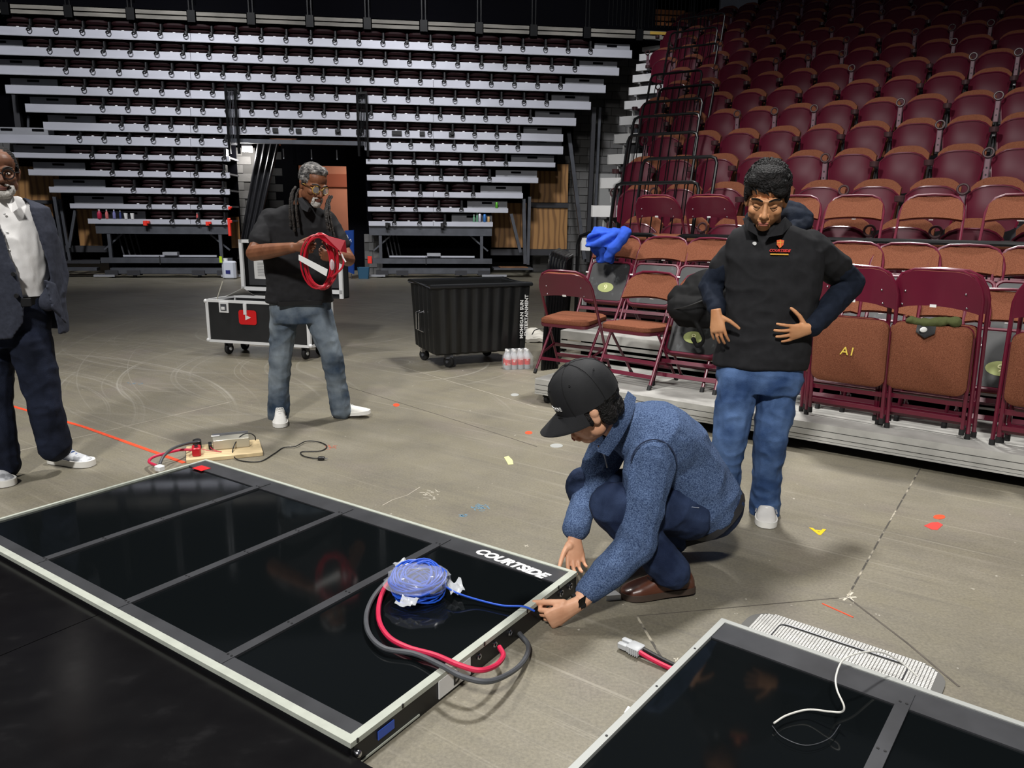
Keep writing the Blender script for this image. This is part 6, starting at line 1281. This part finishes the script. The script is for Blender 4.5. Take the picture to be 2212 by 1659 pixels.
# ---------------------------------------------------------------- man crouching over the panel corner
def crouching_man():
    J = at; o = G(1430, 1300); skin = skinmat('skin_light', S(198, 144, 112), S(222, 172, 140))
    b = MB(); C = J(1272, 880, 2.80); H = head(b, C, V((-.82, .06, -.50)), V((-.36, -.14, .90)), 1.13, 1.0)
    limb(b, [(J(1300, 896, 2.86), .060), (J(1350, 930, 2.96), .068)])
    pel = J(1520, 1085, 3.02); mid = J(1452, 975, 2.98); chs = J(1392, 928, 2.94); nk = J(1348, 912, 2.93)
    ax = (nk-pel).normalized(); lt = V((.28, -.96, .0)); lt = (lt-ax*lt.dot(ax)).normalized(); bk = ax.cross(lt)
    trunk(b, [(pel, lt*.15, bk*.12), (mid, lt*.14, bk*.115), (chs, lt*.17, bk*.12), (nk, lt*.08, bk*.07)])
    na = [(J(1404, 1000, 2.78), .058), (J(1372, 1180, 2.66), .050), (J(1258, 1293, 2.55), .034)]; nw = J(1276, 1276, 2.57); fa = [(J(1318, 955, 3.16), .062), (J(1272, 1062, 3.10), .046), (J(1244, 1148, 2.95), .031)]
    limb(b, na); limb(b, fa)
    hand(b, J(1242, 1308, 2.53), V((-.78, -.16, -.42)), V((-.50, -.25, .55)), 1, curls=[(.95, 1.0, .6), (1.0, 1.05, .65), (1.0, 1.05, .65), (1.05, 1.05, .6)], spread=.03, thumb=(.95, .25, .6), s=1.14, tcurl=.25)
    hand(b, J(1241, 1160, 2.93), V((.02, -.38, -.92)), V((-.95, -.2, .05)), -1, curls=[(.25, .5, .4), (.3, .6, .4), (.35, .6, .4), (.4, .6, .4)], spread=.045, thumb=(.8, .5, .1), s=1.02)
    nh = J(1488, 1105, 2.92); nkn = J(1322, 1092, 2.74); nan = J(1440, 1222, 2.74); fh = J(1490, 1075, 3.14); fkn = J(1262, 1052, 3.12); fan = J(1455, 1165, 3.16)
    limb(b, [(nh, .085), (nkn, .06), (nan, .042)]); limb(b, [(fh, .085), (fkn, .06), (fan, .042)])
    body = place(fuse(b, .0034, 3), 'person', skin, None, o); tag(body, 'crouching person in a blue fleece and black cap reaching for the panel corner', 'person')
    face_bits(H, body, o, skin, M_hairblk, mat('lips_pink', S(190, 120, 108), .5), 'down')
    hp = lambda x, y, z: H @ V((x, y, z)); M3 = H.to_3x3()
    h = MB(); h.ell(hp(0, -.028, .025), (.083, .092, .07), M3, 18, 12); h.ell(hp(0, -.075, -.03), (.06, .035, .045), M3)
    for sx in (-1, 1): h.ell(hp(sx*.075, .012, .0), (.009, .012, .035), M3); h.ell(hp(sx*.066, -.05, -.02), (.018, .032, .045), M3)
    place(fuse(h, .004, 1, lambda p: .004*(1-2*abs(noise.noise(p*55)))), 'hair', M_hairblk, body, o)
    # cap
    M_cap = mat('cap_black', S(22, 23, 26), .75, var=.1, vscale=30, bump=.1, bscale=400)
    prof = [(1.0, .012), (1.02, .04), (1.0, .072), (.93, .102), (.78, .128), (.55, .146), (.28, .156), (.04, .159)]
    rings = [[hp(.0885*k*math.cos(2*PI*j/30), -.012+.112*k*math.sin(2*PI*j/30), z+.012) for j in range(30)] for k, z in prof]
    cap = build(MB().loft(rings), 'cap', M_cap, body, o)
    def brim(u, v):
        a = PI*(.08+.84*u); x, y = .0885*math.cos(a), -.012+.112*math.sin(a); out = .088*math.sin(PI*u)**.55*v; return hp(x*(1+.08*v), y+out, .030-.030*v-.022*(x/.0885)**2*(.4+.6*v)), (M3 @ V((0, 0, 1)))
    build(MB().grid(brim, 20, 8, .004), 'brim', M_cap, cap, o); build(MB().ell(hp(0, -.012, .172), (.010, .010, .006), M3), 'cap_button', M_cap, cap, o)
    for k in range(6):
        a = PI/6+k*PI/3; build(MB().tube([hp(.0895*kk*math.cos(a), -.012+.113*kk*math.sin(a), z+.0125) for kk, z in prof], .0014, 4), 'cap_seam', mat('cap_seam', S(14, 14, 16), .8), cap, o)
        kk = .86; a2 = a+.3; build(MB().torus(hp(.0895*kk*math.cos(a2), -.012+.113*kk*math.sin(a2), .13), .0035, .0013, M3 @ V((math.cos(a2), math.sin(a2), .8)), 10, 4), 'eyelet', M_cap, cap, o)
    # cap lettering wrapped round the front
    word = 'COURTSIDE'
    for i, chv in enumerate(word):
        a = PI/2+.10-(4-i)*.135; px_ = hp(.0905*math.cos(a), -.012+.114*math.sin(a), .064); xx = M3 @ V((-math.sin(a), math.cos(a), 0)); text(chv, frame(px_, xx, M3 @ V((0, 0, 1))), .022, M_label, cap, o, 'cap_letter', bold=.0012, depth=.0012, shear=.15)
    # fleece
    M_fl = mat('blue_heather', S(46, 61, 92), .95, spec=.1, col2=S(100, 120, 154), vscale=210, detail=3, ramp=(.34, .7), bump=.25, bscale=210)
    f = MB(); trunk(f, [(pel-ax*.035, lt*.172, bk*.150), (pel+ax*.04, lt*.180, bk*.158), (mid, lt*.18, bk*.150), (mid.lerp(chs, .6)+bk*.0, lt*.20, bk*.150), (chs, lt*.20, bk*.142), (nk-ax*.02, lt*.125, bk*.105), (nk+ax*.02, lt*.085, bk*.085)], 26, .9)
    limb(f, [(na[0][0]+V((.005, .02, 0)), .098), (na[0][0].lerp(na[1][0], .45), .084), (na[1][0], .074), (na[1][0].lerp(nw, .6), .060), (nw, .048)]); limb(f, [(fa[0][0], .085), (fa[0][0].lerp(fa[1][0], .5), .074), (fa[1][0], .064), (fa[2][0]+V((0, .01, .01)), .050)])
    place(fuse(f, .0055, 4, wr(.008, 7.5, 12)), 'fleece', M_fl, body, o); trim(body.children[-1].data, [(nw+(na[2][0]-nw).normalized()*.022-o, (na[2][0]-nw).normalized(), .085), (fa[2][0]-o+V((0, 0, -.012)), (fa[2][0]-fa[1][0]).normalized(), .075)])
    lo_ = cr([J(1372, 858, 2.93), J(1362, 900, 2.82), J(1340, 945, 2.76), J(1312, 985, 2.74)], 5); up_ = cr([J(1356, 845, 2.92), J(1340, 882, 2.80), J(1318, 930, 2.73), J(1288, 974, 2.72)], 5)
    build(MB().grid(lambda u, v: (lo_[min(int(u*15+.5), 15)].lerp(up_[min(int(u*15+.5), 15)], v), V((.6, .6, -.3))), 15, 4, .010), 'collar_flap', M_fl, body, o)
    sm = [na[0][0]+V((.005, .02, 0))+(V((math.cos(t)*.088, -.055+math.sin(t)*.02, math.sin(t)*.098))) for t in [PI*.05+PI*.9*i/14 for i in range(15)]]
    build(MB().tube([p_+V((0, -.018, .006)) for p_ in sm], .003, 5), 'armhole_seam', mat('seam_blue', S(34, 46, 72), .95), body, o)
    cz = MB(); cd = (J(1300, 898, 2.86)-J(1350, 930, 2.96)).normalized(); cc = J(1336, 918, 2.93); ca, cb_ = basis(cd)
    rings = []
    for k, rr in ((-.035, .082), (.0, .074), (.03, .07), (.045, .07)): rings.append([cc+cd*k+(ca*math.cos(2*PI*j/20)+cb_*math.sin(2*PI*j/20))*rr+V((0, 0, -.012)) for j in range(20)])
    for k, rr in ((.045, .064), (.0, .066)): rings.append([cc+cd*k+(ca*math.cos(2*PI*j/20)+cb_*math.sin(2*PI*j/20))*rr+V((0, 0, -.012)) for j in range(20)])
    build(cz.loft(rings), 'collar', M_fl, body, o); build(MB().tube([J(1292, 962, 2.88), J(1306, 985, 2.84), J(1312, 1010, 2.83)], .004, 5), 'zip', M_chrome, body, o)
    # jeans
    M_j = denim('indigo_denim', S(26, 36, 60), S(54, 68, 98), 6)
    j = MB(); trunk(j, [(pel-ax*.10, lt*.13, bk*.10), (pel-ax*.05, lt*.165, bk*.14), (pel+ax*.03, lt*.165, bk*.142)], 22)
    limb(j, [(nh, .112), (nh.lerp(nkn, .5), .102), (nkn, .086), (nkn.lerp(nan, .45), .080), (nan+(nan-nkn).normalized()*.03, .070)]); limb(j, [(fh, .105), (fh.lerp(fkn, .5), .098), (fkn, .084), (fkn.lerp(fan, .5), .078), (fan, .064)])
    place(fuse(j, .006, 4, wr(.006, 10, 14)), 'jeans', M_j, body, o); sd_ = (nan-nkn).normalized(); trim(body.children[-1].data, [(nan+sd_*.025-o, sd_, .085)])
    bl_ = MB(); trunk(bl_, [(pel-ax*.052, lt*.170, bk*.147), (pel-ax*.02, lt*.172, bk*.150)], 24); build(bl_, 'belt', mat('belt_grey', S(40, 40, 44), .5), body, o)
    for pts in ([(1450, 1094, 2.79), (1480, 1094, 2.79), (1510, 1097, 2.81)], [(1455, 1150, 2.79), (1470, 1131, 2.785), (1500, 1127, 2.80), (1522, 1125, 2.82)]): build(MB().tube(cr([J(*q) for q in pts], 5), .0016, 4), 'stitching', mat('stitch', S(170, 176, 190), .7), body, o)
    # watch
    wp = J(1250, 1298, 2.548); wd = (J(1248, 1299, 2.55)-na[2][0]).normalized(); wd = (J(1225, 1312, 2.53)-J(1272, 1280, 2.565)).normalized(); wa, wb = basis(wd)
    wt = build(MB().loft([[wp+wd*k+(wa*math.cos(2*PI*j/18)*.036+wb*math.sin(2*PI*j/18)*.031) for j in range(18)] for k in (-.012, .012)]), 'watch_strap', M_rubber, body, o); build(MB().rbox(wp+V((.01, -.030, .012)), (.036, .012, .034), .006, wd, V((0, -.9, .4)).normalized()), 'watch_face', mat('watch_glass', S(8, 8, 10), .08), wt, o)
    # shoes
    M_le = mat('brown_leather', S(72, 40, 28), .32, col2=S(104, 60, 42), vscale=6, coat=.3); M_so = mat('brown_sole', S(62, 50, 42), .6)
    t1 = G(1342, 1296); h1 = G(1500, 1284); dd = (h1-t1); h1 = t1+dd.normalized()*.30+V((0, .02, .012)); shoe(body, o, h1, t1+V((0, .02, 0)), UPZ, M_le, M_so, 1.08, 1.05, .026, mat('lace_brown', S(34, 22, 18), .6)); build(MB().tube([nan+V((.0, 0, .01)), h1.lerp(t1, .22)+V((0, 0, .10))], [.05, .043], 12), 'sock', mat('sock_black', S(18, 18, 20), .9), body, o)
    t2 = J(1408, 1212, 3.14); t2.z = .02; h2 = J(1494, 1170, 3.16); shoe(body, o, t2+(h2-t2).normalized()*.29, t2, V((-.45, 0, .9)).normalized(), M_black, M_rubber, 1.0, 1.0, .026)
crouching_man()
